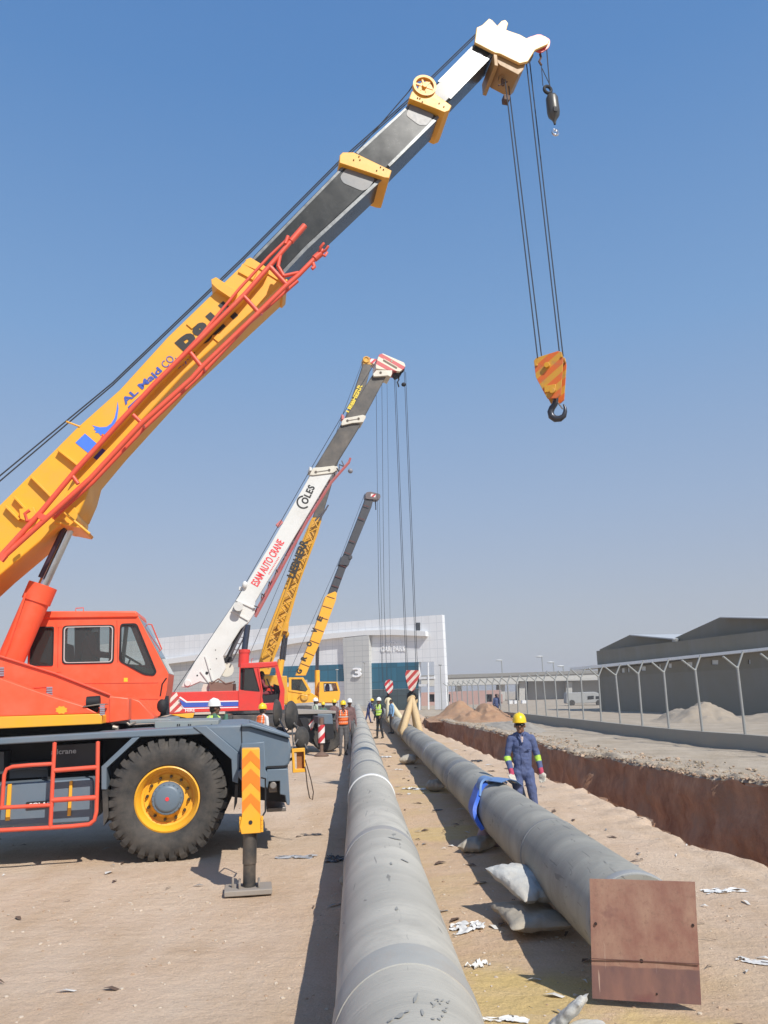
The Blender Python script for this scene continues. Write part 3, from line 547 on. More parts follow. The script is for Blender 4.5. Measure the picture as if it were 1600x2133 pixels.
# overpass
OF = Frame((0, 150), -3)
CON2 = mat('pale_concrete', (.46, .45, .42), .85, var=.08, sc=.3, dirt=.2, dsc=.3); CON3 = mat('dark_concrete', (.24, .23, .21), .9, var=.1, sc=.3)
ov = thing('overpass', OF.w(20, 0, 0), 'pale concrete overpass crossing behind the fence', 'bridge')
mb = MB(); mb.plate(OF, [(700, 1412), (1320, 1394), (1320, 1400), (700, 1420)], .2, -.2); mb.plate(OF, [(700, 1412), (1320, 1394), (1320, 1400), (700, 1420)], -8.8, -9.2); mb.build('parapet', CON3, ov, smooth=0)
mb = MB(); mb.plate(OF, [(700, 1419), (1320, 1400), (1320, 1415), (1180, 1418), (1080, 1419), (1080, 1425), (700, 1434)], 0, -9); mb.build('deck', CON2, ov, smooth=0)
for x0, x1 in ((951, 963), (1040, 1052), (1082, 1094), (1180, 1192), (1270, 1284)):
    mb = MB(); mb.plate(OF, [(x0, 1420), (x1, 1420), (x1, 1470), (x0, 1470)], -1, -8); mb.build('pier', CON2, ov, smooth=0)
mb = MB(); mb.plate(OF, [(1100, 1415), (1320, 1410), (1320, 1470), (1100, 1470)], -3, -8.5); mb.build('abutment', mat('grey_concrete_wall', (.34, .335, .32), .9, var=.08, sc=.4), ov, smooth=0)
for x, y, h_ in ((1047, 1376, 25), (1132, 1368, 28), (1155, 1380, 18), (1175, 1388, 10), (861, 1384, 40)):
    root = thing('street_lamp', OF.p(x, 1412, -4), '', 'street lamp', 'street lamps on the overpass')
    q = MB(); a = OF.p(x, 1415, -4); b = V((a.x, a.y, OF.p(x, y, -4).z)); q.tube([a, b], .10, 6); q.build('pole', GALV, root)
    q = MB(); q.ell(b+V((-.5, 0, .05)), (.75, .3, .18), 8, 6); q.build('lamp_head', mat('lamp_head', (.5, .5, .48), .5), root)
for o_, t_ in zip([o for o in S.objects if o.name.startswith('street_lamp')], ('leftmost lamp on the overpass right of the car park building', 'tallest lamp on the overpass', 'middle short lamp on the overpass', 'rightmost lamp on the overpass close to the warehouse eaves', 'lamp on the overpass hidden by the car park building')): o_['label'] = t_
# low buildings under and before the overpass
PF = Frame((0, 118), -2)
pk = thing('low_building', PF.p(960, 1470), 'low pinkish building under the overpass behind the soil heap', 'building')
mb = MB(); hl = [[(x, 1446), (x+13, 1446), (x+13, 1462), (x, 1462)] for x in (892, 925, 1012, 1034)]; mb.plate(PF, [(868, 1443), (1044, 1437), (1044, 1475), (868, 1477)], 0, -5, holes=hl); mb.build('wall', mat('pink_render', (.42, .27, .235), .9, var=.08, sc=.5), pk, smooth=0)
mb = MB(); mb.plate(PF, [(870, 1447), (1042, 1440), (1042, 1472), (870, 1474)], -.5, -.7); mb.build('window', DARK, pk, smooth=0)
for k, (x, w) in enumerate(((1060, 8), (1072, 6), (1088, 9))):
    q = MB(); q.plate(PF, [(x, 1459), (x+w, 1459), (x+w, 1467), (x, 1467)], 2, .5); tag(q.build('concrete_block', WHT, smooth=0), 'small white block beyond the fence, '+('leftmost', 'middle', 'rightmost')[k]+' of three', 'block', 'white blocks beyond the fence')
VF = Frame((0, 95), -3)
vn = thing('parked_van', VF.p(1230, 1465), 'pale van parked beyond the fence left of the warehouse', 'van')
mb = MB(); mb.plate(VF, rnd([(1180, 1443), (1240, 1441), (1252, 1447), (1262, 1452), (1264, 1463), (1180, 1466)], 3), 0, -1.9); mb.build('body', mat('dusty_grey_van', (.34, .34, .33), .6), vn, bevel=.05)
mb = MB(); mb.plate(VF, [(1224, 1450), (1237, 1449), (1237, 1456), (1224, 1457)], .03, -.02); mb.plate(VF, [(1241, 1450), (1251, 1450), (1255, 1456), (1241, 1456)], .03, -.02); mb.build('window', DARK, vn)
for x in (1192, 1248):
    q = MB(); q.lathe(VF.p(x, 1464, .05), VF.n, [(.001, .06), (.32, .05), (.34, 0), (.34, -.3), (.001, -.3)], 14); q.build('wheel', RUB, vn)
# car park building
BF = Frame((7.2, 88), -31)
PANEL = facade('silver_cladding', (.74, .745, .75), (.58, .60, .62), .95, .95, .03); PANELG = facade('grey_cladding', (.50, .50, .48), (.36, .37, .37), 1.15, .62, .03)
BGL = facade('blue_glass', (.025, .13, .20), (.02, .07, .10), 1.2, 1.6, .04, .12, .25); DGL = facade('dark_glass', (.06, .09, .10), (.03, .04, .05), 1.2, 1.6, .04, .15, .2)
cb = thing('car_park_building', BF.w(-10, 0, 0), 'silver clad car park building with blue glass, a curved fascia and the number 3', 'building')
mb = MB(); mb.plate(BF, [(180, 1346), (340, 1328), (640, 1301), (921, 1280.5), (931, 1478), (906, 1478), (904, 1378), (872, 1379), (872, 1482), (180, 1490)], 0, -.6); mb.build('wall', PANEL, cb, fr=BF, smooth=0)
A = [BF.p(x, 1400, -.6) for x in (200, 868)]; B_ = [A[1]+V((A[1].x*.0-3, 15, 0)), A[0]+V((-3, 15, 0))]; zt = BF.p(200, 1346, -.6).z-.6; A = [V((a.x, a.y, 0)) for a in A+B_]; mb = MB(); mb.prism(A, [a+V((0, 0, zt)) for a in A]); mb.build('rear_block', PANELG, cb, smooth=0)
mb = MB(); mb.plate(BF, [(150, 1389), (340, 1382), (440, 1366), (560, 1344), (640, 1331), (740, 1323), (836, 1323.5), (887, 1325), (882, 1331), (770, 1321), (770, 1312), (887, 1314)][:0] or [(150, 1379), (340, 1374), (420, 1362), (540, 1341), (620, 1328), (690, 1319), (760, 1313), (820, 1311), (886, 1315), (887, 1325), (820, 1322.5), (760, 1323), (690, 1330), (620, 1339), (540, 1353), (420, 1374), (340, 1384), (150, 1391)], .55, .002); mb.build('fascia', mat('white_fascia', (.72, .72, .71), .5, var=.03), cb, smooth=30)
mb = MB(); mb.plate(BF, [(150, 1391), (340, 1384), (420, 1374), (500, 1360), (500, 1445), (150, 1450)], .06, .004); mb.build('grey_panel', PANELG, cb, fr=BF, smooth=0); mb = MB(); mb.plate(BF, [(714, 1329), (768, 1323), (771, 1482), (719, 1483)], .55, .004); mb.build('grey_panel', PANELG, cb, fr=BF, smooth=0)
mb = MB(); mb.plate(BF, [(475, 1392), (714, 1384), (717, 1419), (475, 1424)], .05, .004); mb.plate(BF, [(770, 1381.5), (872, 1379), (872, 1434), (770, 1436)], .05, .004); mb.build('glass_band', BGL, cb, fr=BF, smooth=0)
mb = MB(); mb.plate(BF, [(771, 1437), (872, 1435), (872, 1481), (771, 1482)], .05, .004); mb.build('lower_glass', DGL, cb, fr=BF, smooth=0)
mb = MB(); mb.plate(BF, [(866, 1297), (875, 1297), (875, 1313), (866, 1313)], .05, .004); mb.build('vent', mat('dark_vent', (.05, .055, .06), .6), cb, smooth=0)
WHITE3 = mat('white_letter_paint', (.92, .92, .92), .4, var=.02)
ftext(BF, '3', (735, 1411), (753, 1410.5), 20, .70, WHITE3, cb, 'number', bold=.02, ext=.12)
ftext(BF, 'CAR PARK', (794, 1357.5), (845, 1356), 11, .08, WHITE3, cb, 'lettering', bold=.0, ext=.05, gap=1.15)
ftext(BF, 'STATION', (803, 1343), (835, 1342), 7, .08, WHITE3, cb, 'lettering', bold=.0, ext=.05, gap=1.15)
mb = MB(); mb.plate(BF, [(872, 1410), (905, 1409), (905, 1414), (872, 1415)], .1, -.4); mb.plate(BF, [(872, 1425), (890, 1425), (890, 1430), (872, 1430)], .1, -.4); mb.tube([BF.p(892, 1380, .1), BF.p(893, 1478, .1)], .09, 6); mb.build('opening_frame', PANEL, cb, fr=BF, smooth=0)
for i, (x, y0, y1) in enumerate(((702, 1395, 1425), (759, 1380, 1450), (917, 1385, 1460))):
    root = thing('lamp_post', BF.p(x, y1, 3), ('slim lamp post before the blue glass left of the number 3', 'slim lamp post right of the number 3', 'slim leaning lamp post at the right corner of the car park building')[i], 'lamp post', 'lamp posts before the car park building')
    q = MB(); b = BF.p(x, y0, 3); q.tube([(b.x, b.y, 0), b], .04, 6); q.build('pole', GALV, root); q = MB(); q.ell(b, (.2, .12, .08), 8, 6); q.build('lamp_head', GALV, root)

# scuffs and boot marks on the foreground pipe
def on_pipe(x, y, xf=pipe1x, r=R1, zc=Z1):
    d = ray(x, y); a = V((xf(1)-xf(0), 1, 0)).normalized(); o = V((xf(0), 0, zc)); w = Cc-o; dp = d-a*d.dot(a); wp = w-a*w.dot(a)
    A = dp.dot(dp); B = 2*dp.dot(wp); C_ = wp.dot(wp)-(r+.004)**2; D = B*B-4*A*C_
    return Cc+d*((-B-math.sqrt(D))/(2*A)) if D > 0 else None
MARK = mat('dark_scuff', (.29, .28, .25), .7, var=.3, sc=20); pn_ = [o for o in S.objects if o.name == 'pipeline'][0]
random.seed(11)
for (x, y, w, h, a) in ((866, 2078, 3.5, 9, 20), (880, 2108, 3, 7, -20), (826, 1892, 3, 4, 40), (815, 1798, 2, 3.5, -30), (833, 2115, 10, 4, -25), (848, 2106, 5, 2.5, -20), (812, 2125, 6, 2.5, -35), (823, 1746, 14, 1.2, 12), (843, 1792, 9, 1.2, 25))+tuple((random.uniform(900, 955), random.uniform(2080, 2122), random.uniform(2, 4.5), random.uniform(1.2, 2), random.uniform(-60, 60)) for _ in range(16)):
    P = []
    for k in range(12):
        t = 2*math.pi*k/12; q = (math.cos(t)*w*(1+.2*math.sin(3*t+x)), math.sin(t)*h*(1+.25*math.sin(2*t+y))); ca, sa = math.cos(R_(a)), math.sin(R_(a)); P.append(on_pipe(x+q[0]*ca-q[1]*sa, y+q[0]*sa+q[1]*ca))
    c0 = on_pipe(x, y)
    if c0 and all(P): mb = MB(); mb.add([c0]+P, [[0, k+1, (k+1) % 12+1] for k in range(12)]); mb.build('dirt_mark', MARK, pn_, smooth=60)

g = MB(); random.seed(23)
for i in range(420):
    y = 3.2+26*random.random()**1.6; x = random.uniform(-.55*y, .45*y) if random.random() < .4 else random.uniform(pipe1x(y)+.4, pipe2x(y)+2.0)
    if x > interp(NEAR, y)-.15: continue
    L = random.uniform(.02, .07)*(1+y/18); a = random.random()*6.3; w_ = L*random.uniform(.08, .45); d = V((math.cos(a), math.sin(a), 0)); e = V((-d.y, d.x, 0)); c = V((x, y, gz(x, y)+.008))
    g.add([c-d*L-e*w_*.5, c-e*w_+V((0, 0, .012)), c+d*L*.9+V((0, 0, .004)), c+e*w_+V((0, 0, .018)), c-d*L*.8+e*w_*.6], [[0, 1, 3, 4], [1, 2, 3]], random.choice((0, 0, 0, 1, 1, 2)))
tag(g.build('debris', [mat('brown_twig', (.12, .075, .05), .9), mat('pale_scrap', (.58, .55, .50), .8), mat('grey_scrap', (.25, .23, .21), .8)], smooth=0), kind='stuff', label='twigs and tiny scraps strewn over the sand')
# ------------------------------------------------------------------ crane 1 (orange red, nearest)
F1 = Frame((-2.82, 10.5), 10)
c1 = thing('mobile_crane', F1.w(-2.5, -1.35, 0), 'nearest and largest crane, orange red rough terrain crane with yellow and black boom', 'crane', 'mobile cranes lined up along the pipes')
def part(name, m, parent, fn, bevel=0, smooth=35, fr=None):
    q = MB(); fn(q); obs = [x.build(name, m, parent, bevel, smooth, fr) for x in islands(q)]
    return obs[0]
def pl(F, px, o0, o1, holes=()): return lambda q: q.plate(F, px, o0, o1, holes=holes)
def tb(pts, r, seg=8): return lambda q: q.tube(pts, r, seg)
f = F1
# carrier
part('deck', GREY, c1, pl(f, [(-150, 1547), (200, 1526), (400, 1514.5), (424, 1513), (424, 1529), (400, 1531), (200, 1540), (-150, 1560)], .02, -2.72), .015)
def archs(q):
    q.plate(f, [(402, 1514), (430, 1512), (500, 1571), (496, 1632), (484, 1628), (482, 1582), (424, 1531)], .035, -.5)
    q.plate(f, [(275, 1537), (291, 1536), (222, 1600), (222, 1645), (211, 1645), (211, 1597)], .035, -.3)
part('wheel_arch', GREY, c1, archs, .008)
def nose(q):
    A = [f.p(x, y, 0) for x, y in [(424, 1513), (503, 1509), (522, 1511), (602, 1537), (607, 1557), (603, 1590), (594, 1601), (494, 1603), (497, 1571)]]
    ins = [a+f.n*.0 for a in A]; B = [a+f.n*-2.7 for a in A]
    q.prism(A, B)
part('nose', GREY, c1, nose, .03)
part('nose_rail', GREY, c1, lambda q: (q.plate(f, [(503, 1508), (524, 1507), (603, 1531), (605, 1538), (522, 1514), (503, 1514)], .06, -.18), q.plate(f, [(520, 1500), (600, 1529), (603, 1533), (520, 1507)], -.35, -.7)), .01)
part('nose_seam', DARK, c1, lambda q: (q.plate(f, [(502, 1514), (504, 1514), (505, 1550), (503, 1550)], .006, -.01), q.plate(f, [(556, 1596), (600, 1594), (600, 1598), (556, 1600)], .01, -.01)), 0)
part('bumper', GREY, c1, lambda q: q.plate(f, [(556, 1603), (600, 1601), (604, 1670), (603, 1678), (597, 1676), (594, 1657), (583, 1655), (583, 1627), (560, 1628), (557, 1645)], .02, -2.6), .012)
part('tow_bracket', STEEL, c1, lambda q: (q.plate(f, [(560, 1632), (578, 1631), (578, 1650), (560, 1651)], -.15, -.5), q.tube([f.p(569, 1636, -.1), f.p(569, 1636, .03)], .045, 12), q.plate(f, [(556, 1683), (596, 1681), (596, 1690), (556, 1692)], -.8, -1.6)), .01)
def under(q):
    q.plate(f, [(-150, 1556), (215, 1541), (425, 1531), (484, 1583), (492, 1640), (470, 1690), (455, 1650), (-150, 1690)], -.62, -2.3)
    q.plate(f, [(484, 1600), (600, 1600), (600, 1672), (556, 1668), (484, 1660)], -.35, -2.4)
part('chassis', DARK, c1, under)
part('mudflap', RUB, c1, lambda q: (q.plate(f, [(213, 1645), (224, 1645), (226, 1700), (216, 1720)], .02, -.4), q.plate(f, [(490, 1634), (496, 1634), (494, 1672), (487, 1690)], .0, -.4)))
part('deck_box', mat('grey_green_cover', (.20, .24, .25), .6, dirt=.3), c1, lambda q: (q.plate(f, [(322, 1503), (455, 1500), (455, 1513), (322, 1518)], -.5, -1.8), q.plate(f, [(225, 1502), (350, 1497), (357, 1499), (357, 1505), (230, 1509)], -.9, -2.4)), .01)
def slots(q):
    for x in (370, 374, 393, 397, 441): q.plate(f, [(x-1, 1508), (x+1, 1508), (x+1, 1512), (x-1, 1512)], -.49, -.51)
part('slot', DARK, c1, slots)
part('turntable', DARK, c1, lambda q: (q.lathe(f.w(-1.9, -1.4, 1.62), (0, 0, 1), [(.001, 0), (.75, 0), (.75, .12), (.68, .12), (.68, .3), (.001, .3)], 40), q.plate(f, [(-150, 1520), (215, 1508), (245, 1511), (248, 1524), (-150, 1543)], -.7, -2.1)))
part('hose_bracket', STEEL, c1, lambda q: (q.tube([f.p(232, 1508, -.6), f.p(240, 1502, -.6), f.p(262, 1503, -.6), f.p(270, 1510, -.6), f.p(283, 1505, -.6)], .018, 8), q.tube([f.p(235, 1514, -.55), f.p(244, 1516, -.55), f.p(243, 1524, -.55)], .03, 8)))
# fuel tank with straps and badge
tk = part('fuel_tank', GREY, c1, pl(f, rnd([(-140, 1643), (195, 1621), (196, 1712), (-140, 1731)], 10), -.06, -.75), .02)
for x0, x1, y0, y1 in ((12, 23, 1634, 1710), (141, 150, 1627, 1700)):
    part('strap', YEL, tk, pl(f, [(x0+4, y0), (x1+1, y0-1), (x1-3, y1-1), (x0-1, y1)], -.03, -.062), .003)
part('filler_cap', DARK, tk, lambda q: q.lathe(f.p(98, 1622, -.3), (0, 0, 1), [(.001, -.08), (.06, -.08), (.06, .02), (.001, .02)], 16))
bd = part('badge', BLK, tk, pl(f, rnd([(54, 1671), (112, 1667), (112, 1681), (54, 1686)], 3), -.04, -.062))
ftext(f, 'SOLAR', (61, 1681), (107, 1677.5), 8, -.036, WHT, bd, 'lettering', .03)
pn = part('engine_panel', mat('near_black_panel', (.022, .022, .026), .35, var=.2), c1, pl(f, [(108, 1552), (205, 1546), (205, 1600), (108, 1605)], -.3, -.62), .01)
ftext(f, 'allcrane', (107, 1572), (159, 1569), 11, -.29, GREYL, pn, 'lettering', .02)
part('engine_box', mat('dim_grey_panel', (.05, .055, .06), .5), c1, lambda q: (q.plate(f, [(-60, 1569), (8, 1566), (8, 1612), (-60, 1616)], -.3, -.7), q.plate(f, [(20, 1590), (100, 1586), (100, 1618), (20, 1622)], -.42, -.62), q.tube([f.p(20, 1604, -.35), f.p(60, 1599, -.35), f.p(100, 1602, -.35)], .02, 6)))
def rails(q):
    o = .12; P = lambda *a: [f.p(x, y, o) for x, y in a]
    q.tube(P((114, 1547), (110, 1620), (105, 1725)), .026); q.tube(P((204, 1545), (203, 1620), (201, 1690), (197, 1708), (186, 1717), (150, 1721), (105, 1724), (-140, 1737)), .026)
    q.tube(P((113, 1605), (204, 1598)), .028); q.tube(P((108, 1667), (201, 1661)), .030)
    q.tube(P((112, 1591), (60, 1594), (26, 1597), (14, 1602), (9, 1614), (4, 1682)), .024); q.tube(P((106, 1677), (-140, 1690)), .024)
    for x, y in ((114, 1549), (204, 1547)): q.tube([f.p(x, y, o), f.p(x, y, -.1)], .02)
    for x, y in ((105, 1724), (190, 1716)): q.tube([f.p(x, y, o), f.p(x, y-3, -.5)], .02)
part('side_rail', JIBRED, c1, rails, smooth=60)
# wheels
def wheel(cx, off, parent):
    ax = f.n; W_ = .42; Rr = .745; c = V(cx)
    dish = MB(); dish.lathe(c, ax, [(.405, .0), (.405, .035), (.385, .045), (.37, .01), (.345, -.02), (.335, -.10), (.25, -.13), (.19, -.10), (.001, -.10)], 48)
    dish.lathe(c, ax, [(.385, .0), (.40, .02), (.40, -.38), (.3, -.38), (.3, -.1)], 32)
    w = dish.build('wheel', YEL, parent, smooth=40)
    t = MB(); t.lathe(c, ax, [(.395, .02), (.42, .055), (.50, .085), (.58, .09), (.65, .07), (.695, .035), (.71, 0), (.715, -.17), (.71, -.34), (.65, -.41), (.50, -.42), (.395, -.36)], 64)
    e = ax.orthogonal().normalized(); g = ax.cross(e)
    for k in range(34):
        for sd in (0, 1):
            a = 2*math.pi*(k+.5*sd)/34; da = .060; y0, y1 = (.062, -.15) if sd == 0 else (-.19, -.40); sk = .07
            def P(r, an, h): return c+(e*math.cos(an)+g*math.sin(an))*r+ax*h
            A = [P(.700, a-da, y0), P(.748, a-da*.8, y0-.03), P(.748, a+da*.8, y0-.03), P(.700, a+da, y0)]; B = [P(.700, a-da+sk, y1), P(.748, a-da*.8+sk, y1), P(.748, a+da*.8+sk, y1), P(.700, a+da+sk, y1)]; t.prism(A, B)
            if sd == 0: t.prism([P(.60, a-da*.75, .083), P(.66, a-da*.9, .082), P(.70, a-da, .062), P(.70, a+da, .062), P(.66, a+da*.9, .082), P(.60, a+da*.75, .083)], [P(.60, a-da*.75, .05), P(.66, a-da, .04), P(.70, a-da, .02), P(.70, a+da, .02), P(.66, a+da, .04), P(.60, a+da*.75, .05)])
    t.build('tyre', RUB, w, smooth=30)
    h = MB(); h.lathe(c, ax, [(.20, -.13), (.20, -.01), (.19, .01), (.165, .015), (.155, .03), (.13, .04), (.001, .042)], 40)
    for k in range(18): a = 2*math.pi*k/18; p0 = c+(e*math.cos(a)+g*math.sin(a))*.178+ax*.01; h.tube([p0, p0+ax*.012], .008, 6)
    hb = h.build('hub', GREY, w, smooth=40)
    part('hub_mark', REDL, w, lambda q: q.tube([c+ax*.04, c+ax*.046], .025, 12))
    BN = mat('bronze_nuts', (.10, .07, .04), .4, .6)
    for k in range(12): b = MB(); a = 2*math.pi*(k+.3)/12; p0 = c+(e*math.cos(a)+g*math.sin(a))*.262-ax*.13; b.tube([p0, p0+ax*.045], .020, 6); b.tube([p0, p0+ax*.07], .011, 6); b.build('wheel_nut', BN, w, smooth=0)
    return w
wc = f.p(348, 1665, 0)-f.n*.06
w1 = wheel(wc, 0, c1)
for dv in ((0, -2.0),):
    d = f.u*dv[0]+f.n*dv[1]; a = w1.copy(); S.collection.objects.link(a); a.location = w1.location+d
    if dv[1]: a.location = w1.location+d
    for ch in w1.children: b = ch.copy(); S.collection.objects.link(b); b.parent = a
part('axle', DARK, c1, lambda q: q.tube([wc-f.n*.3, wc-f.n*2.2], .16, 12))
# outrigger
og = thing('tmp', (0, 0, 0), 'x', 'x'); bpy.data.objects.remove(og)
JO = 1.80
part('outrigger_housing', GREY, c1, pl(f, [(503, 1549), (551, 1545), (553, 1604), (557, 1610), (557, 1640), (552, 1642), (503, 1626), (496, 1618), (496, 1606), (503, 1604)], .16, -.2), .01)
jx = f.p(522, 1640, JO); jk = V((jx.x, jx.y, 0))
part('outrigger_beam', GREY, c1, lambda q: q.box(V((jx.x, jx.y, 1.17))-f.n*.95, f.u*.085, f.n*.95, V((0, 0, .12))), .01)
jb = part('jack_box', YEL, c1, pl(f, [(504, 1560), (541, 1559), (543.5, 1735), (503, 1738), (499, 1722), (504, 1700)], JO+.11, JO-.11), .006)
CHEV = mat('orange_chevron', (.85, .22, .02), .4, var=.03)
def chev(q):
    for t0, t1, b0, b1 in ((1563, 1583, 1584, 1603), (1601, 1620, 1630, 1650), (1652, 1671, 1672, 1695)):
        q.plate(f, [(522.5, t0), (541.8, t1), (542, b1), (522.5, b0), (504, b1), (504, t1)], JO+.114, JO+.1105)
part('chevron', CHEV, jb, chev, 0, 0)
part('pin_hole', DARK, jb, lambda q: q.tube([f.p(522, 1713, JO+.1), f.p(522, 1713, JO+.114)], .021, 14))
part('box_edge', YEL, jb, lambda q: [q.box(f.p(x, y, JO+.04), f.u*.012, f.n*.05, V((0, 0, .018))) for x in (501, 546) for y in (1704, 1712, 1720, 1728)], .002)
part('jack', mat('oily_jack_tube', (.035, .04, .045), .4, .3, var=.5, sc=6, dirt=.4), c1, lambda q: (q.tube([(jk.x, jk.y, .06), (jk.x, jk.y, .75)], .066, 20), q.tube([(jk.x, jk.y, .28), (jk.x, jk.y, .75)], .073, 20)), smooth=60)
fl = part('outrigger_foot', mat('dusty_foot_plate', (.27, .235, .20), .8, var=.15, dirt=.4), c1, lambda q: (q.box((jk.x-.01, jk.y+.0, .028), f.u*.245, f.n*.17, V((0, 0, .028))), q.box(jk-f.u*.10+V((0, 0, .085)), f.u*.012, f.n*.10, V((0, 0, .035))), q.box(jk+f.u*.10+V((0, 0, .085)), f.u*.012, f.n*.10, V((0, 0, .035))), q.box(jk-f.u*.17+V((0, 0, .10)), f.u*.012, f.n*.02, V((0, 0, .05)))), .01)
part('jack_hose', DARK, c1, lambda q: q.tube([f.p(545, 1620, JO), f.p(553, 1622, JO-.3), f.p(553, 1690, JO-.3), f.p(547, 1700, JO-.1)], .010, 6))
# superstructure
part('lower_panel', ORANGE, c1, pl(f, [(-150, 1389), (0, 1413), (105, 1450), (175, 1471), (202, 1486), (-150, 1497)], -.22, -.5), .01)
part('yellow_skirt', YEL, c1, pl(f, [(-150, 1497), (200, 1487), (208, 1487), (212, 1492), (212, 1508), (-150, 1525)], -.20, -.6), .01)
def dia(q):
    q.plate(f, [(128+math.cos(a)*12*(1.1 if k % 2 else .85), 1479+math.sin(a)*8*(1.1 if k % 2 else .85)) for k, a in enumerate([2*math.pi*i/16 for i in range(16)])], -.215, -.221)
part('emblem', YEL, c1, dia, 0, 0)
part('slope_panel', ORANGE, c1, pl(f, [(-150, 1332), (0, 1369), (45, 1382), (115, 1405), (230, 1450), (268, 1454), (268, 1500), (225, 1506), (-150, 1510)], -.55, -.85), .012)
part('panel_seam', JIBRED, c1, lambda q: (q.tube([f.p(-100, 1342, -.53), f.p(0, 1367, -.53), f.p(115, 1403, -.53), f.p(230, 1448, -.53)], .014, 6), q.plate(f, [(228, 1455), (229.5, 1455), (229.5, 1502), (228, 1502)], -.54, -.56), q.plate(f, [(52, 1433), (98, 1430), (98, 1431.5), (52, 1434)], -.54, -.56)))
part('louvre', mat('grey_louvre', (.28, .27, .32), .6), c1, lambda q: [q.plate(f, [(x, y+k*5), (x+12, y+k*5-.5), (x+12, y+k*5+3), (x, y+k*5+3.5)], -.53, -.56) for x, y in ((97, 1431), (-4, 1390)) for k in range(4)]+[q.plate(f, [(208, 1467+k*4), (218, 1466+k*4), (218, 1469+k*4), (208, 1470+k*4)], -.20, -.23) for k in range(6)])
part('exhaust', DARK, c1, lambda q: (q.tube([f.p(181, 1463, -.35), f.p(208, 1461, -.35)], .075, 18), q.tube([f.p(188, 1470, -.35), f.p(200, 1480, -.3)], .05, 12)))
part('vent_cover', STEEL, c1, lambda q: q.plate(f, [(172, 1471), (205, 1466), (218, 1466), (218, 1468), (205, 1469), (174, 1473)], -.2, -.5), .004)
part('front_step', ORANGE, c1, pl(f, [(268, 1453), (290, 1460), (320, 1492), (320, 1498), (268, 1501)], -1.2, -1.9), .01)
part('superstructure_frame', ORANGE, c1, pl(f, [(-150, 1345), (60, 1395), (225, 1455), (225, 1502), (-150, 1508)], -.86, -2.2), .01)
# cab: shell with openings
co_ = -1.72; ci = -2.75
cabpx = [(58, 1276), (95, 1275), (283, 1275), (288, 1284), (351, 1403), (347, 1440), (333, 1490), (320, 1497), (58, 1500)]
win_r = rnd([(66, 1307), (112, 1306), (110, 1386), (62, 1386)], 4); win_m = rnd([(131, 1304), (238, 1302), (236, 1381), (130, 1383)], 9); win_f = rnd([(251, 1300), (285, 1299), (326, 1399), (320, 1407), (300, 1405), (249, 1377)], 7)
cab = part('cab', ORANGE, c1, pl(f, cabpx, co_, co_-.05, holes=[win_r, win_m, win_f]), 0)
part('far_side', ORANGE, cab, pl(f, cabpx, ci, ci-.05, holes=[rnd([(140, 1306), (228, 1304), (226, 1384), (138, 1386)], 6), rnd([(248, 1306), (272, 1305), (304, 1386), (248, 1382)], 6)]), 0)
roof = part('cab_roof', ORANGE, cab, lambda q: (q.plate(f, [(60, 1273), (284, 1272.5), (288, 1284), (284, 1286), (60, 1289)], co_+.03, ci-.08)), .02)
part('cab_floor', mat('cab_interior', (.06, .06, .065), .8), cab, lambda q: (q.plate(f, [(60, 1492), (320, 1489), (318, 1497), (60, 1500)], co_-.05, ci), q.plate(f, [(58, 1290), (64, 1290), (62, 1495), (56, 1495)], co_-.05, ci), q.plate(f, [(64, 1405), (128, 1404), (128, 1492), (64, 1492)], co_-.5, ci+.1), q.plate(f, [(155, 1306), (207, 1304), (207, 1385), (155, 1385)], ci+.12, ci+.06), q.plate(f, [(128, 1390), (180, 1388), (180, 1402), (128, 1404)], co_-.35, co_-.85), q.plate(f, [(124, 1340), (140, 1340), (143, 1395), (128, 1397)], co_-.3, co_-.8)), .01)
part('console', mat('cream_trim', (.42, .38, .26), .7), cab, lambda q: (q.plate(f, [(262, 1306), (268, 1306), (258, 1400), (252, 1400)], ci+.1, ci+.25), q.plate(f, [(280, 1384), (340, 1402), (338, 1420), (285, 1420)], co_-.1, ci+.1), q.tube([f.p(262, 1395, -2.1), f.p(272, 1372, -2.1)], .015, 6), q.lathe(f.p(272, 1372, -2.1), (f.u*.6+V((0, 0, 1))).normalized(), [(.19, -.012), (.205, 0), (.19, .012), (.178, 0)], 24, closed=True)))
def front(q):
    q.plate(f, [(284, 1276), (288, 1284), (292, 1292), (286, 1292)], co_-.05, ci); q.plate(f, [(344, 1401), (351, 1403), (347, 1440), (333, 1492), (318, 1497), (318, 1490), (328, 1480), (340, 1436)], co_-.05, ci)
part('cab_front', ORANGE, cab, front, .004)
for w_, rub, sc_ in ((win_r, DARK, 2), (win_m, DARK, 3), (win_f, DARK, 3)):
    wo = part('window', GLASSD if w_ is win_r else GLASS, cab, pl(f, w_, co_-.02, co_-.028), 0, 0)
    part('window_seal', rub, wo, pl(f, inset(w_, -1.2), co_+.012, co_-.02, holes=[inset(w_, sc_)]), 0)
    if w_ is win_m: part('window_frame', mat('bright_aluminium', (.62, .60, .56), .35, .4), wo, pl(f, inset(w_, 2.5), co_+.016, co_-.01, holes=[inset(w_, 5.0)]), 0)
part('sticker', WHT, cab, pl(f, [(191, 1308), (206, 1308), (205, 1316), (191, 1316)], co_-.03, co_-.034), 0, 0)
a_, b_ = f.p(289, 1288, co_-.04), f.p(350, 1402, co_-.04)
ws = part('windscreen', GLASS, cab, lambda q: q.prism([a_, b_, b_+f.u*.01, a_+f.u*.01], [x+f.n*(ci-co_+.05) for x in (a_, b_, b_+f.u*.01, a_+f.u*.01)]), 0, 0)
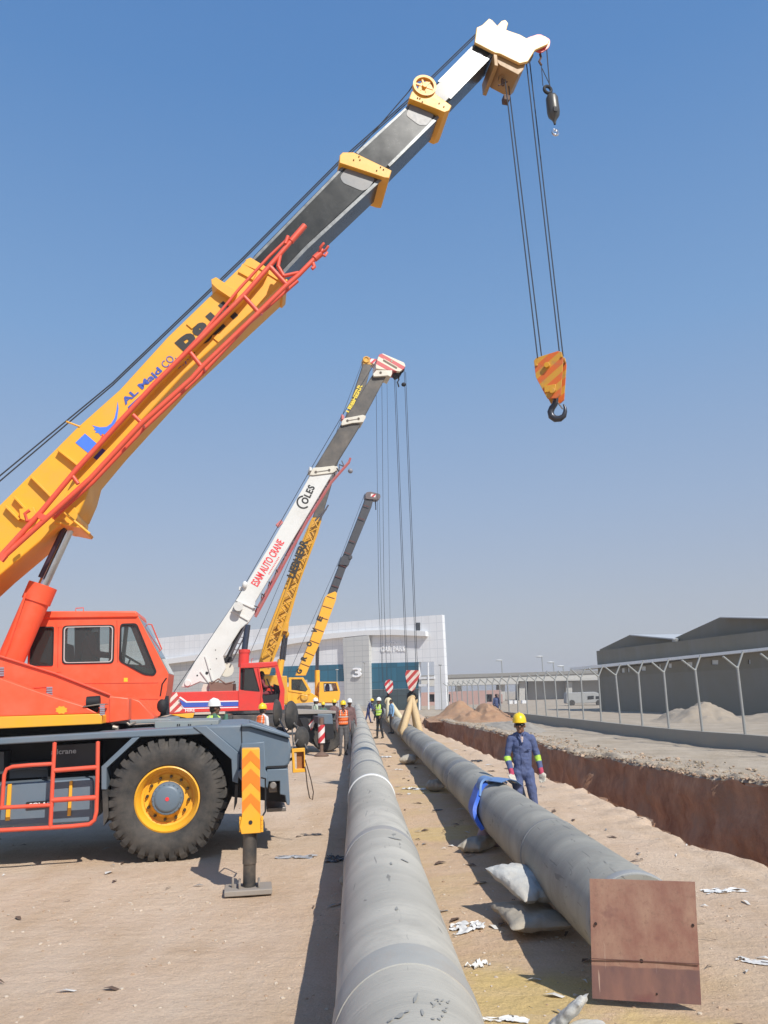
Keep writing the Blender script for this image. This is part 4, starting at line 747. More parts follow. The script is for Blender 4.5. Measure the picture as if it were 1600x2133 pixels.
part('windscreen_frame', mat('grey_gasket', (.16, .17, .15), .6), ws, lambda q: [q.tube([f.p(x0, y0, o), f.p(x1, y1, o)], .018, 6) for o in (co_-.02, -2.25, ci+.02) for x0, y0, x1, y1 in ((288, 1284, 351, 1404),)]+[q.tube([f.p(318, 1341, co_-.02), f.p(318, 1341, ci)], .018, 6)])
part('guard_rail', JIBRED, cab, lambda q: (q.tube([f.p(308, 1300, co_-.1), f.p(316, 1301, co_-.1), f.p(337, 1352, co_-.1), f.p(331, 1357, co_-.1)], .010, 6), q.tube([f.p(308, 1300, ci), f.p(316, 1301, ci), f.p(337, 1352, ci), f.p(331, 1357, ci)], .010, 6), q.tube([f.p(158, 1275, co_-.3), f.p(158, 1267, co_-.3), f.p(174, 1266, co_-.3), f.p(174, 1275, co_-.3)], .008, 6)))
SEAM = mat('dark_orange_seam', (.30, .03, .015), .6)
part('door_seam', SEAM, cab, lambda q: [q.plate(f, px, co_+.003, co_) for px in ([(121, 1300), (122, 1300), (120, 1440), (119, 1440)], [(243, 1292), (244, 1292), (246, 1380), (245, 1380)], [(119, 1424), (330, 1422), (330, 1423), (119, 1425)], [(270, 1456), (330, 1456), (330, 1457), (270, 1457)])])
part('door_handle', DARK, cab, lambda q: q.plate(f, [(128, 1412), (142, 1411), (142, 1415), (128, 1416)], co_+.03, co_), .003)
part('warning_label', GOLDL, cab, lambda q: q.plate(f, [(258, 1412), (266, 1412), (266, 1420), (258, 1420)], co_+.003, co_), 0, 0)
part('hinge', ORANGE, cab, lambda q: (q.plate(f, [(117, 1296), (130, 1296), (130, 1306), (117, 1306)], co_+.006, co_-.01), q.plate(f, [(110, 1392), (128, 1390), (128, 1400), (108, 1402)], co_+.006, co_-.01), q.plate(f, [(118, 1300), (119.3, 1300), (117, 1400), (115.7, 1400)], co_+.004, co_-.01)))
part('headlamp_bracket', DARK, c1, lambda q: (q.plate(f, [(330, 1452), (345, 1448), (347, 1490), (328, 1494)], co_-.1, co_-.6), q.ell(f.p(338, 1470, co_-.05), (.09, .09, .12)), q.tube([f.p(334, 1450, co_), f.p(338, 1425, co_), f.p(347, 1412, co_)], .012, 6)))
# ram
ax0 = f.p(8, 1408, -1.35); ax1 = f.p(90, 1219, -1.35); rp = f.p(150, 1088, -1.35)
ram = part('lift_cylinder', ORANGE, c1, lambda q: (q.tube([ax0, ax1], .185, 36), q.tube([ax1+(ax0-ax1).normalized()*.26, ax1], .205, 36), q.tube([f.p(-4, 1400, -1.12), f.p(20, 1338, -1.12), f.p(54, 1235, -1.12)], .018, 6), q.ell(ax0, (.26, .26, .26))), smooth=50)
part('rod', CHROME, ram, lambda q: q.tube([ax1, rp], .078, 28), smooth=50)
part('rod_guide', mat('violet_brown_tube', (.06, .03, .045), .35, .4), ram, lambda q: q.tube([f.p(84, 1203, -1.2), f.p(134, 1098, -1.2)], .035, 12))
# boom
bo, bi = -.95, -1.75
base = part('boom', YEL, c1, pl(f, [(-150, 1162), (0, 1051), (160, 891), (250, 811), (350, 701), (515, 541.5), (592, 588), (384, 779), (246, 929), (192, 993), (182, 1030), (165, 1068), (120, 1097), (60, 1148), (0, 1198), (-150, 1335)], bo, bi), .02, fr=f)
def ribs(q):
    for (x0, y0), (x1, y1) in (((122, 938), (165, 972)), ((65, 993), (110, 1038)), ((31, 1036), (55, 1062)), ((13, 1055), (42, 1084))):
        q.bar(f.p(x0, y0, bo+.03), f.p(x1, y1, bo+.03), .03, .12, f.n)
    q.plate(f, [(112, 1088), (118, 1084), (172, 1094), (168, 1100)], bo+.04, bi-.04)
    q.tube([f.p(134, 1068, bo+.15), f.p(187, 1112, bo+.15)], .02, 8); q.tube([f.p(138, 878, bo), f.p(167, 889, bo)], .015, 6)
    q.lathe(f.p(150, 1085, -1.35), f.n, [(.001, -.42), (.16, -.42), (.16, .42), (.001, .42)], 24)
part('boom_rib', YEL, base, ribs, .004)
def brk(q):
    q.plate(f, [(440, 582), (450, 577), (495, 607), (483, 622), (453, 602), (441, 591)], bo+.12, bi-.1)
    q.plate(f, [(515, 540), (541, 550), (534, 562), (506, 550)], bo+.03, bi-.02)
    q.plate(f, [(505, 549), (536, 566), (527, 583), (496, 566)], bo+.03, bo)
    for x, y in ((512, 558), (400, 675), (455, 703)): q.plate(f, [(x-12, y), (x-2, y-9), (x+10, y+1), (x, y+10)], bo+.02, bo)
    q.plate(f, [(40, 1060), (70, 1056), (78, 1075), (60, 1088), (42, 1080)], bo+.10, bo)
part('boom_bracket', YEL, base, brk, .004)
part('boom_end_collar', YEL, base, pl(f, [(511, 541), (522, 536), (600, 583), (592, 592)], bo+.02, bi-.02), .006)
def logos(q):
    q.plate(f, [(177, 903), (202, 924), (184, 944), (157, 922)], bo+.005, bo+.001); 
part('blue_square', BLUEL, base, logos, 0, 0)
part('dark_square', NAVY, base, lambda q: q.plate(f, [(213, 934), (220, 938), (202, 958), (194, 953)], bo+.005, bo+.001), 0, 0)
part('bird_emblem', BLUEL, base, lambda q: q.plate(f, [(245, 836), (247, 850), (244, 872), (238, 885), (228, 897), (222, 906), (213, 903), (210, 908), (206, 902), (198, 901), (201, 897), (195, 895), (198, 891), (192, 886), (208, 890), (222, 889), (232, 882), (239, 870), (243, 852)], bo+.005, bo+.001), 0, 0)
part('bird_claws', REDL, base, lambda q: q.plate(f, [(210, 906), (215, 905), (216, 911), (209, 913), (213, 909)], bo+.005, bo+.001), 0, 0)
ftext(f, 'AL Majd', (265, 847), (342, 776), 18, bo+.004, BLUEP, base, 'lettering', .03)
ftext(f, 'CO.', (346, 768), (368, 746), 15, bo+.004, PURP, base, 'lettering', .0)
part('underline', BLUEP, base, lambda q: q.plate(f, [(266, 848), (343, 777), (344, 779), (267, 850.5)], bo+.005, bo+.001), 0, 0)
ftext(f, 'Egy.', (374, 771), (396, 751), 13, bo+.004, PURP, base, 'lettering', .02)
ftext(f, 'P&H', (396, 745), (497, 657), 42, bo+.004, BLK, base, 'lettering', .05)
s2 = part('boom_section', BLACKP, c1, pl(f, [(519, 545), (530, 529), (715, 341), (795, 370), (640, 516), (592, 566), (585, 590)], bo-.05, bi+.05), .05, fr=f)
s3 = part('boom_section', BLACKP, c1, pl(f, [(728, 332), (742, 317), (859, 211), (915, 243), (812, 347), (785, 375)], bo-.09, bi+.09), .045, fr=f)
s4 = part('boom_section', BLACKP, c1, pl(f, [(880, 200), (912, 169), (990, 90), (1031, 111), (939, 206), (905, 240)], bo-.13, bi+.13), .04, fr=f)
WORN = mat('worn_bare_edge', (.24, .25, .25), .35, .3, var=.5, sc=5, dirt=.9, dirtcol=(.04, .04, .04), dsc=6)
for s_, o, A_ in ((s2, -.05, ([(524, 541), (535, 529), (715, 345), (718, 349), (536, 536), (527, 545)], [(592, 570), (640, 519), (798, 373), (795, 367), (637, 512), (590, 562)])), (s3, -.09, ([(742, 317), (857, 213), (861, 215), (746, 321)], [(812, 347), (915, 245), (911, 240), (808, 343)])), (s4, -.13, ([(912, 169), (988, 92), (993, 93), (917, 172)], [(939, 206), (1029, 113), (1024, 109), (934, 202)]))):
    for px in A_: part('worn_edge', WORN, s_, pl(f, px, bo+o+.004, bo+o+.001), 0, 0)
PATCH = mat('primer_patch', (.16, .165, .17), .4, var=.1, sc=6, dirt=.3)
for s_, px, o in ((s2, [(722, 350), (782, 372), (768, 392), (755, 398), (715, 381), (708, 368)], -.05), (s3, [(855, 217), (905, 239), (888, 262), (872, 260), (846, 240)], -.09)):
    part('bare_patch', PATCH, s_, pl(f, rnd(px, 6), bo+o+.006, bo+o+.002), 0, 0)
ftext(f, 'KOBELCO', (953, 168), (1010, 119), 15, bo-.131, WHT, s4, 'lettering', .04)
col = part('boom_collar', YEL, c1, pl(f, [(708, 323), (714, 317), (737, 317), (816, 355), (811, 371), (801, 370), (789, 366), (707, 339)], bo+.04, bi-.04), .01)
part('collar_bolt', mat('dull_bolt', (.2, .13, .05), .6), col, lambda q: [q.tube([f.p(x, y, bo+.03), f.p(x, y, bo+.055)], .012, 8) for x, y in ((748, 326), (750, 333), (737, 333), (793, 348), (799, 353), (785, 355))])
part('rope_roller', STEEL, col, lambda q: q.tube([f.p(712, 336, bo), f.p(712, 336, bi)], .05, 12))
col2 = part('boom_collar', YEL, c1, pl(f, [(852, 205), (858, 190), (868, 190), (876, 172), (893, 168), (903, 182), (908, 196), (941, 220), (936, 230), (926, 234), (912, 228)], bo+.03, bi-.03), .01)
part('collar_bolt', mat('dull_bolt2', (.2, .13, .05), .6), col2, lambda q: [q.tube([f.p(x, y, bo+.02), f.p(x, y, bo+.045)], .012, 8) for x, y in ((875, 205), (880, 212), (870, 204), (915, 215), (925, 222), (884, 195), (889, 200))])
def sheave(c, r, w, ax, name, m, parent):
    q = MB(); q.lathe(c, ax, [(r*.78, -w/2), (r, -w/2), (r*.9, -w/6), (r*.9, w/6), (r, w/2), (r*.78, w/2)], 32, closed=True)
    e = V(ax).orthogonal().normalized(); g = V(ax).cross(e)
    for k in range(6): a = math.pi*k/3; q.bar(V(c), V(c)+(e*math.cos(a)+g*math.sin(a))*r*.82, r*.14, w*.4, ax)
    q.lathe(c, ax, [(.001, -w*.6), (r*.2, -w*.6), (r*.2, w*.6), (.001, w*.6)], 16); return q.build(name, m, parent, smooth=40)
sheave(f.p(884, 181, bo+.02), .215, .09, f.n, 'guide_sheave', YEL, c1)
HEADY = mat('pale_yellow_paint', (.80, .50, .16), .42, var=.06, spec=.6, dirt=.15)
headpx = [(989, 88), (993, 57), (1004, 52), (1019, 38), (1026, 42), (1036, 53), (1045, 43), (1053, 41), (1059, 48), (1055, 62), (1084, 72), (1096, 79), (1136, 75), (1145, 84), (1141, 92), (1115, 104), (1100, 128), (1083, 132), (1042, 112), (1031, 110)]
hd = part('boom_head', HEADY, c1, lambda q: (q.plate(f, headpx, bo-.04, bo-.10), q.plate(f, headpx, bi+.10, bi+.04)), .012)
part('head_box', mat('brown_yellow_paint', (.36, .20, .06), .5, dirt=.4), hd, lambda q: (q.plate(f, [(1032, 112), (1045, 116), (1096, 130), (1090, 146), (1080, 156), (1050, 140), (1042, 136), (1028, 122)], bo-.11, bi+.11), q.plate(f, [(1042, 138), (1050, 142), (1047, 168), (1040, 166)], bo-.3, bo-.4), q.plate(f, [(1028, 112), (1036, 114), (1038, 138), (1030, 136)], bo-.02, bi+.02), q.plate(f, [(1000, 60), (1050, 66), (1120, 90), (1090, 110), (1020, 100)], bo-.2, bi+.2)), .01)
for k in range(3): sheave(f.p(1088, 112, bo-.2-.2*k), .21, .07, f.n, 'head_sheave', STEEL, hd)
sheave(f.p(1130, 88, bo-.22), .12, .06, f.n, 'jib_sheave', RED2, hd)
part('sheave_guard', RED2, hd, lambda q: q.plate(f, rnd([(1096, 79), (1124, 70), (1147, 82), (1145, 98), (1128, 110), (1112, 104)], 6), bo-.11, bo-.14), .004)
part('anti_two_block', mat('brown_chain', (.10, .05, .03), .7), hd, lambda q: (q.tube([f.p(1125, 112, bo-.2), f.p(1127, 120, bo-.2), f.p(1123, 128, bo-.2), f.p(1128, 136, bo-.2)], .022, 6), q.tube([f.p(1046, 165, bo-.3), f.p(1048, 178, bo-.3)], .03, 6), q.tube([f.p(1038, 178, bo-.3), f.p(1057, 170, bo-.3)], .015, 6), q.plate(f, [(1050, 196), (1063, 198), (1062, 208), (1051, 206)], bo-.35, bo-.5)))
# ropes
def ropes(q):
    for d, o in ((0, bo-.25), (5, bo-.55)):
        q.tube([f.p(-150, 1118+d, o), f.p(0, 991+d*2.2, o), f.p(235, 797+d, o), f.p(506, 537+d, o), f.p(706, 336+d, o), f.p(852, 206+d, o), f.p(992, 70+d, o)], .011, 6)
    q.tube([f.p(738, 322, bo-.4), f.p(852, 190, bo-.4), f.p(864, 172, bo-.2)], .010, 6)
part('hoist_rope', ROPE, c1, ropes)
HK = f.p(1146, 790, -1.45)
def hr(q):
    for (x0, y0), (x1, y1), o0 in (((1052, 165), (1120, 746), -1.2), ((1058, 165), (1128, 741), -1.4), ((1096, 125), (1165, 731), -1.3), ((1103, 125), (1173, 742), -1.5)):
        q.tube([f.p(x0, y0, o0), f.p(x1, y1, o0)], .011, 6)
part('hoist_rope', ROPE, c1, hr)
part('ball_rope', ROPE, c1, lambda q: (q.tube([f.p(1128, 138, bo-.25), f.p(1131, 178, bo-.25)], .008, 6), q.tube([f.p(1129, 142, bo-.25), f.p(1146, 178, bo-.25)], .008, 6), q.tube([f.p(1139, 104, bo-.25), f.p(1145, 180, bo-.25)], .010, 6)))
# jib folded along the boom
JO1, JO2 = -.45, -.85
def jib(q):
    ch = lambda pts, o, r: q.tube([f.p(x, y, o) for x, y in pts], r, 10)
    ch([(0, 1160), (87, 1065), (162, 975), (265, 862), (322, 800), (425, 698), (510, 613), (582, 531), (606, 503)], JO1, .038)
    ch([(2, 1165), (110, 1068), (190, 995), (295, 882), (400, 788), (422, 763), (540, 650), (597, 594), (622, 573), (657, 537)], JO1, .038)
    ch([(110, 1080), (194, 1004), (300, 892), (425, 774), (520, 672), (620, 585)], JO2, .03)
    ch([(330, 792), (420, 697), (500, 600), (560, 535), (600, 497)], JO2+.1, .024)
    for a, b, r in (((277, 864), (294, 880), .03), ((150, 990), (163, 1008), .03), ((397, 735), (420, 764), .034), ((505, 614), (537, 649), .034), ((560, 553), (597, 593), .036), ((584, 530), (579, 556), .03), ((580, 556), (591, 575), .03), ((591, 575), (622, 568), .03)): q.tube([f.p(*a, JO1), f.p(*b, JO1)], r, 8)
    for x, y, x2, y2 in ((110, 1068, 112, 1079), (295, 882, 301, 891), (422, 764, 427, 773), (540, 650, 545, 655), (597, 594, 600, 600)): q.tube([f.p(x, y, JO1), f.p(x2, y2, JO2)], .022, 6)
    q.plate(f, [(80, 1066), (100, 1075), (90, 1085), (78, 1078)], JO1+.04, JO1-.04); q.plate(f, [(2, 1150), (14, 1158), (4, 1170), (-6, 1162)], JO1+.04, JO1-.04)
    q.tube([f.p(606, 503, JO1), f.p(620, 487, JO1), f.p(635, 470, JO1)], .05, 8); q.tube([f.p(594, 508, JO1+.03), f.p(600, 492, JO1+.03)], .03, 8)
    q.tube([f.p(655, 539, JO1), f.p(668, 528, JO1)], .055, 10)
    for d in (-.09, .09): q.tube([f.p(666, 530, JO1)+f.u*0, f.p(667, 521, JO1)+f.n*d, f.p(674, 513, JO1)+f.n*d], .022, 6); q.tube([f.p(668, 529, JO1), f.p(678, 527, JO1)+f.n*d, f.p(683, 519, JO1)+f.n*d], .022, 6)
    q.tube([f.p(652, 548, JO1), f.p(655, 556, JO1), f.p(650, 560, JO1)], .03, 8)
    q.tube([f.p(62, 1063, JO1), f.p(52, 1070, JO1), f.p(56, 1085, JO1), f.p(70, 1082, JO1)], .025, 8)
part('folding_jib', JIBRED, c1, jib, smooth=60)
def shade_strip(q):
    P = [(150, 985), (265, 864), (322, 802), (425, 700), (510, 615), (560, 556)]
    for a, b in zip(P, P[1:]): q.prism([f.p(*a, -.76), f.p(*b, -.76), f.p(*b, -.76)-V((0, 0, .02)), f.p(*a, -.76)-V((0, 0, .02))], [f.p(*a, -.76)-f.n*.18, f.p(*b, -.76)-f.n*.18, f.p(*b, -.76)-f.n*.18-V((0, 0, .02)), f.p(*a, -.76)-f.n*.18-V((0, 0, .02))])
part('jib_shade_strip', YEL, c1, shade_strip)  # invented strip, added to throw a band of shade on the boom side
# warning lamp frame and mirrors on the far front corner
lf = part('side_frame', YEL, c1, pl(f, [(608, 1560), (635, 1558), (637, 1608), (610, 1610)], -.6, -.68, holes=[[(613, 1567), (633, 1566), (634, 1601), (615, 1602)]]), .004)
part('rusty_panel', mat('rusty_orange_panel', (.30, .12, .03), .6, var=.4, sc=14), lf, pl(f, [(618, 1567), (633, 1566), (634, 1601), (619, 1602)], -.66, -.69), 0)
part('cable_loop', mat('brown_cable', (.07, .045, .03), .6), lf, lambda q: q.tube([f.p(636, 1583, -.6), f.p(641, 1600, -.6), f.p(648, 1625, -.6), f.p(653, 1650, -.6), f.p(651, 1666, -.6), f.p(645, 1662, -.6), f.p(640, 1635, -.6), f.p(637, 1605, -.6), f.p(635, 1597, -.6)], .008, 6))
part('frame_arm', STEEL, c1, lambda q: (q.tube([f.p(600, 1585, -.7), f.p(609, 1580, -.65)], .02, 6), q.tube([f.p(606, 1562, -.66), f.p(622, 1538, -.9)], .01, 6)))
for (x, y, hx, hy, o) in ((577, 1485, 7, 29, -1.6), (607, 1490, 13, 31, -1.3), (584, 1532, 16, 18, -1.4), (629, 1537, 15, 24, -1.0)):
    c = f.p(x, y, o); sx = abs((f.p(x+hx, y, o)-c).dot(f.u)); sz = abs((f.p(x, y+hy, o)-c).z); r = max(sx, sz, .1)
    yaw = math.acos(min(1, sx/r)); nr = (f.n*math.cos(yaw)+f.u*math.sin(yaw)).normalized()
    part('mirror', RUB, c1, lambda q: q.lathe(c, nr, [(.001, .07), (r*.5, .06), (r*.85, .035), (r, 0), (r*.98, -.02), (.001, -.02)], 28), smooth=50)
part('mirror_arm', STEEL, c1, lambda q: [q.tube([f.p(*a, o), f.p(*b, o2)], .012, 6) for a, b, o, o2 in (((577, 1490), (598, 1530), -1.55, -1.3), ((607, 1500), (612, 1560), -1.3, -1.2), ((601, 1520), (585, 1535), -1.3, -1.4), ((629, 1540), (626, 1562), -1.0, -1.0), ((607, 1505), (630, 1520), -1.3, -1.0), ((640, 1560), (612, 1505), -.9, -1.25))])
# ---- hook block
hb = thing('hook_block', HK-V((0, 0, .45)), 'orange and yellow striped hook block hanging from the nearest crane', 'hook block')
A2 = R_(-24); hu = V((math.cos(A2), math.sin(A2), 0)); hn = V((math.sin(A2), -math.cos(A2), 0)); HF = Frame((HK.x, HK.y), -24)
bp = [(1112, 751), (1117, 745), (1162, 731), (1170, 733), (1173, 748), (1168, 822), (1160, 829), (1140, 830), (1127, 806), (1116, 785)]
part('cheek_plate', HOOKSTR, hb, lambda q: q.plate(HF, bp, .14, .11), .004, fr=HF)
def back(q):
    A = [HF.p(x, y, .14)-hn*.28 for x, y in bp]; q.prism(A, [a-hn*.03 for a in A])
part('cheek_plate', HOOKSTR, hb, back, .004, fr=HF)
cc = HF.p(1144, 768, 0)
for k in range(3): sheave(cc+hn*(.07-.07*k), .20, .055, hn, 'sheave', STEEL, hb)
part('crosshead', YEL2, hb, lambda q: (q.box(HF.p(1150, 815, 0), hu*.10, hn*.16, V((0, 0, .06))), q.tube([cc+hn*.20, cc-hn*.20], .05, 14), q.tube([HF.p(1150, 813, .19), HF.p(1150, 813, .19)-hn*.36], .05, 12), q.tube([HF.p(1118, 760, .16), HF.p(1118, 760, .16)-hn*.32], .02, 8), q.tube([HF.p(1170, 742, .16), HF.p(1170, 742, .16)-hn*.32], .02, 8)), .004)
def hookpts(F, px, o): return [F.p(x, y, o) for x, y in px]
part('hook', mat('dark_forged_steel', (.06, .06, .07), .35, .5, var=.2), hb, lambda q: q.tube(hookpts(HF, [(1158, 818), (1158, 832), (1156, 842), (1150, 850), (1147, 858), (1149, 867), (1157, 872.5), (1167, 872), (1175, 866), (1177.5, 857), (1177, 849), (1174, 842)], 0), [.04, .045, .05, .055, .058, .06, .060, .055, .045, .035, .026, .012], 14), smooth=60)
part('hook_latch', STEEL, hb, lambda q: q.tube(hookpts(HF, [(1160, 836), (1168, 846), (1172, 852)], 0), .012, 6))
bl = f.p(1153, 232, bo-.25)
ball = thing('ball_hook', bl-V((0, 0, .3)), 'small dark overhaul weight with hook hanging right of the crane tip', 'hook')
hz = V((.05, 0, -1)).normalized(); tp = f.p(1149, 200, bo-.25); bt = f.p(1157, 268, bo-.25)
part('weight', mat('dark_bronze_weight', (.10, .095, .085), .4, .4, var=.2), ball, lambda q: q.lathe(tp, (bt-tp).normalized(), [(.03, -.02), (.09, .0), (.115, .06), (.12, .36), (.105, .44), (.06, .50), (.03, .56), (.02, .62)], 24), smooth=50)
part('weight_slot', DARK, ball, lambda q: q.box(f.p(1157, 227, bo-.13), f.u*.035, f.n*.01, V((0, 0, .05))))
part('ring', DARK, ball, lambda q: q.lathe(f.p(1141, 187, bo-.25), (f.n+f.u*.15).normalized(), [(.075+.03*math.cos(t), .03*math.sin(t)) for t in [i*math.pi/4 for i in range(8)]], 24, closed=True))
part('hook', CHROME, ball, lambda q: q.lathe(f.p(1157, 276, bo-.25), f.n, [(.055+.024*math.cos(t), .024*math.sin(t)) for t in [i*math.pi/4 for i in range(8)]], 20, closed=True))
# ------------------------------------------------------------------ crane 2 (white boom, red body)
f2 = Frame((.77, 30.9), 12)
c2 = thing('mobile_crane', f2.w(-5, 0, 0), 'second crane, red body with white and black boom and an open red cab', 'crane', 'mobile cranes lined up along the pipes')
b2o, b2i = .35, -.35
bm2 = part('boom', WHITEP, c2, pl(f2, [(377, 1431), (390, 1407), (407, 1377), (492, 1250), (560, 1140), (647, 989), (652, 974), (703, 971), (706, 978), (692, 988), (634, 1085), (532, 1253), (531, 1276), (519, 1295), (502, 1310), (465, 1367), (471, 1392), (455, 1419), (438, 1426), (417, 1420), (390, 1432)], b2o, b2i), .02, fr=f2)
def bm2d(q):
    q.tube([f2.p(497, 1263, b2o), f2.p(497, 1263, b2o+.35)], .17, 20)
    for a, b in (((492, 1250), (531, 1268)), ((482, 1272), (517, 1292)), ((428, 1367), (443, 1418)), ((418, 1398), (436, 1422))): q.bar(f2.p(*a, b2o+.02), f2.p(*b, b2o+.02), .05, .06, f2.n)
    q.lathe(f2.p(391, 1423, b2o), f2.n, [(.001, .06), (.10, .06), (.12, 0)], 16); q.ell(f2.p(510, 1218, b2o+.06), (.1, .1, .14)); q.plate(f2, [(498, 1222), (507, 1222), (507, 1229), (498, 1229)], b2o-.1, b2o-.3); q.plate(f2, [(645, 972), (650, 974), (650, 980), (645, 980)], b2o, b2i)
part('boom_bracket', WHITEP, bm2, bm2d)
part('pin_hole', DARK, bm2, lambda q: [q.tube([f2.p(x, y, b2o), f2.p(x, y, b2o+.01)], r, 12) for x, y, r in ((431, 1402, .055), (411, 1407, .03), (438, 1394, .02), (451, 1372, .02), (449, 1354, .02))])
ftext(f2, 'OLES', (640, 1052), (657, 1015), 15, b2o+.004, BLK, bm2, 'lettering', .04, gap=1.15)
def ring(q):
    c = f2.p(632, 1046, b2o+.004); n_ = 20; R0, R1 = .27, .205
    for k in range(n_):
        a0 = math.pi*(.35+1.25*k/n_)+.5; a1 = math.pi*(.35+1.25*(k+1)/n_)+.5
        P = lambda r, a: c+f2.u*(r*math.cos(a))+V((0, 0, r*math.sin(a))); q.add([P(R0, a0), P(R1, a0), P(R1, a1), P(R0, a1)], [[0, 1, 2, 3]])
part('ring_emblem', BLK, bm2, ring, 0, 0)
ftext(f2, 'ESAM AUTO CRANE', (537, 1223), (593, 1130), 17, b2o+.004, REDL, bm2, 'lettering', .02)
part('small_print', REDL, bm2, lambda q: [q.bar(f2.p(560+i*1.85, 1196-i*3.1, b2o+.003), f2.p(560.9+i*1.85, 1194.5-i*3.1, b2o+.003), .05, .004, f2.n) for i in range(12)], 0, 0)
part('boom_section', DULLBLK, c2, pl(f2, [(650, 984), (655, 975), (713, 880), (752, 884), (697, 973), (690, 984)], b2o-.04, b2i+.04), .03)
part('boom_section', DULLBLK, c2, pl(f2, [(716, 873), (722, 866), (777, 779), (805, 783), (761, 866), (757, 874)], b2o-.08, b2i+.08), .03)
CRW = mat('cream_collar', (.66, .62, .52), .45, var=.06, dirt=.3)
for px, hs in (([(711, 884), (713, 876), (718, 871), (756, 864), (762, 866), (762, 870), (757, 879), (735, 881), (713, 886)], ((724, 876), (747, 872))), ([(645, 989), (652, 975), (696, 970), (704, 973), (701, 981), (693, 985), (652, 990)], ((658, 983), (686, 979))), ([(779, 784), (777, 779), (784, 771), (817, 771), (817, 778), (814, 785), (808, 782), (788, 784)], ((793, 776),))):
    k_ = part('boom_collar', CRW, c2, pl(f2, px, b2o+.05, b2i-.05), .01)
    part('collar_pin', STEEL, k_, lambda q: [q.tube([f2.p(x, y, b2o+.04), f2.p(x, y, b2o+.08)], .05, 12) for x, y in hs]+([q.bar(f2.p(*hs[0], b2o+.06), f2.p(*hs[1], b2o+.06), .025, .02, f2.n)] if len(hs) > 1 else []))
h2 = part('boom_head', HAZRED3, c2, pl(f2, [(783, 768), (783, 757), (790, 738), (798, 736), (842, 755), (845, 762), (842, 768), (833, 774)], b2o+.02, b2i-.02), .02, fr=f2)
for k in range(3): sheave(f2.p(833, 768, .2-.2*k), .20, .08, f2.n, 'head_sheave', DARK, h2)
part('head_underside', DARK, h2, lambda q: (q.plate(f2, [(803, 771), (833, 773), (842, 768), (836, 780), (826, 784), (820, 776)], .2, -.2), q.tube([f2.p(830, 782, .1), f2.p(831, 791, .1), f2.p(828, 796, .1), f2.p(831, 806, .1)], .03, 6), q.ell(f2.p(841, 801, .1), (.10, .08, .09))))
part('head_handle', CREAM, h2, lambda q: (q.tube([f2.p(799, 748, b2o+.06), f2.p(828, 765, b2o+.06)], .025, 6), q.tube([f2.p(816, 752, b2o+.02), f2.p(816, 752, b2o+.05)], .04, 8)))
part('jib_stub', mat('pink_roller', (.55, .16, .15), .5), c2, lambda q: (q.plate(f2, [(575, 1092), (586, 1082), (590, 1088), (580, 1098)], .1, -.1), q.plate(f2, [(712, 862), (718, 867), (716, 874), (712, 872)], .2, -.1)))
part('hoist_rope', ROPE, c2, lambda q: (q.tube([f2.p(489, 1255, .1), f2.p(640, 990, .1), f2.p(715, 862, .1), f2.p(788, 745, .1)], .014, 6), q.tube([f2.p(360, 1445, .1), f2.p(489, 1255, .1)], .014, 6)))
hk2 = f2.p(858, 1410, 0)
part('hoist_rope', ROPE, c2, lambda q: [q.tube([f2.p(x0, y0, o), f2.p(x1, 1397, o)], .011, 5) for x0, y0, x1, o in ((821, 775, 846, .12), (824, 778, 849, -.12), (842, 770, 867, .12), (845, 775, 870, -.12))])
JR2 = mat('faded_red_lattice', (.42, .10, .10), .55, var=.1, dirt=.3); DKL = mat('dark_lattice', (.09, .08, .085), .6)
def jib2(q):
    A = [(532, 1285), (575, 1205), (640, 1085), (690, 1005), (727, 963)]; B = [(531, 1265), (600, 1144), (660, 1044), (700, 978), (722, 958)]
    q.tube([f2.p(x, y, .55) for x, y in A], .06, 6); q.tube([f2.p(x-3, y-5, -.1) for x, y in A[:-1]], .04, 6)
    q.tube([f2.p(727, 963, .5), f2.p(730, 954, .5)], .05, 6)
part('folding_jib', JR2, c2, jib2)
def jz(q):
    pa = [(536, 1278), (575, 1205), (640, 1085), (690, 1005), (722, 966)]; pb = [(530, 1262), (580, 1180), (640, 1078), (695, 985), (712, 960)]
    def at(P, t):
        k = min(len(P)-2, int(t*(len(P)-1))); u = t*(len(P)-1)-k; return (P[k][0]*(1-u)+P[k+1][0]*u, P[k][1]*(1-u)+P[k+1][1]*u)
    N = 26
    for i in range(N): a = at(pa if i % 2 else pb, i/N); b = at(pb if i % 2 else pa, (i+1)/N); q.tube([f2.p(*a, .5), f2.p(*b, .3)], .025, 4)
part('jib_lattice', DKL, c2, jz)
part('ball_end', mat('dull_ball', (.25, .24, .26), .5), c2, lambda q: q.ell(f2.p(730, 981, .5), (.10, .10, .10)))
part('boom_cylinder', DARK, c2, lambda q: (q.tube([f2.p(473, 1376, .1), f2.p(505, 1305, .1)], .09, 10), q.plate(f2, [(464, 1372), (482, 1366), (486, 1376), (468, 1382)], .3, -.1)))
part('winch', CRW, c2, lambda q: (q.lathe(f2.p(472, 1395, .2), f2.n, [(.001, .1), (.26, .1), (.26, .06), (.2, .05), (.2, -.4), (.26, -.4), (.001, -.4)], 24), q.plate(f2, [(420, 1436), (424, 1425), (436, 1425), (436, 1442), (420, 1442)], .6, .4)))
part('deck_clutter', mat('brown_gear', (.18, .11, .08), .7, var=.3), c2, lambda q: (q.plate(f2, [(435, 1420), (492, 1424), (492, 1440), (437, 1440)], .8, -.5), q.tube([f2.p(440, 1424, .8), f2.p(455, 1414, .8), f2.p(470, 1424, .8), f2.p(490, 1420, .8)], .03, 6), q.plate(f2, [(448, 1412), (456, 1412), (456, 1430), (448, 1430)], .3, 0)), .01)
s2_ = 1.25
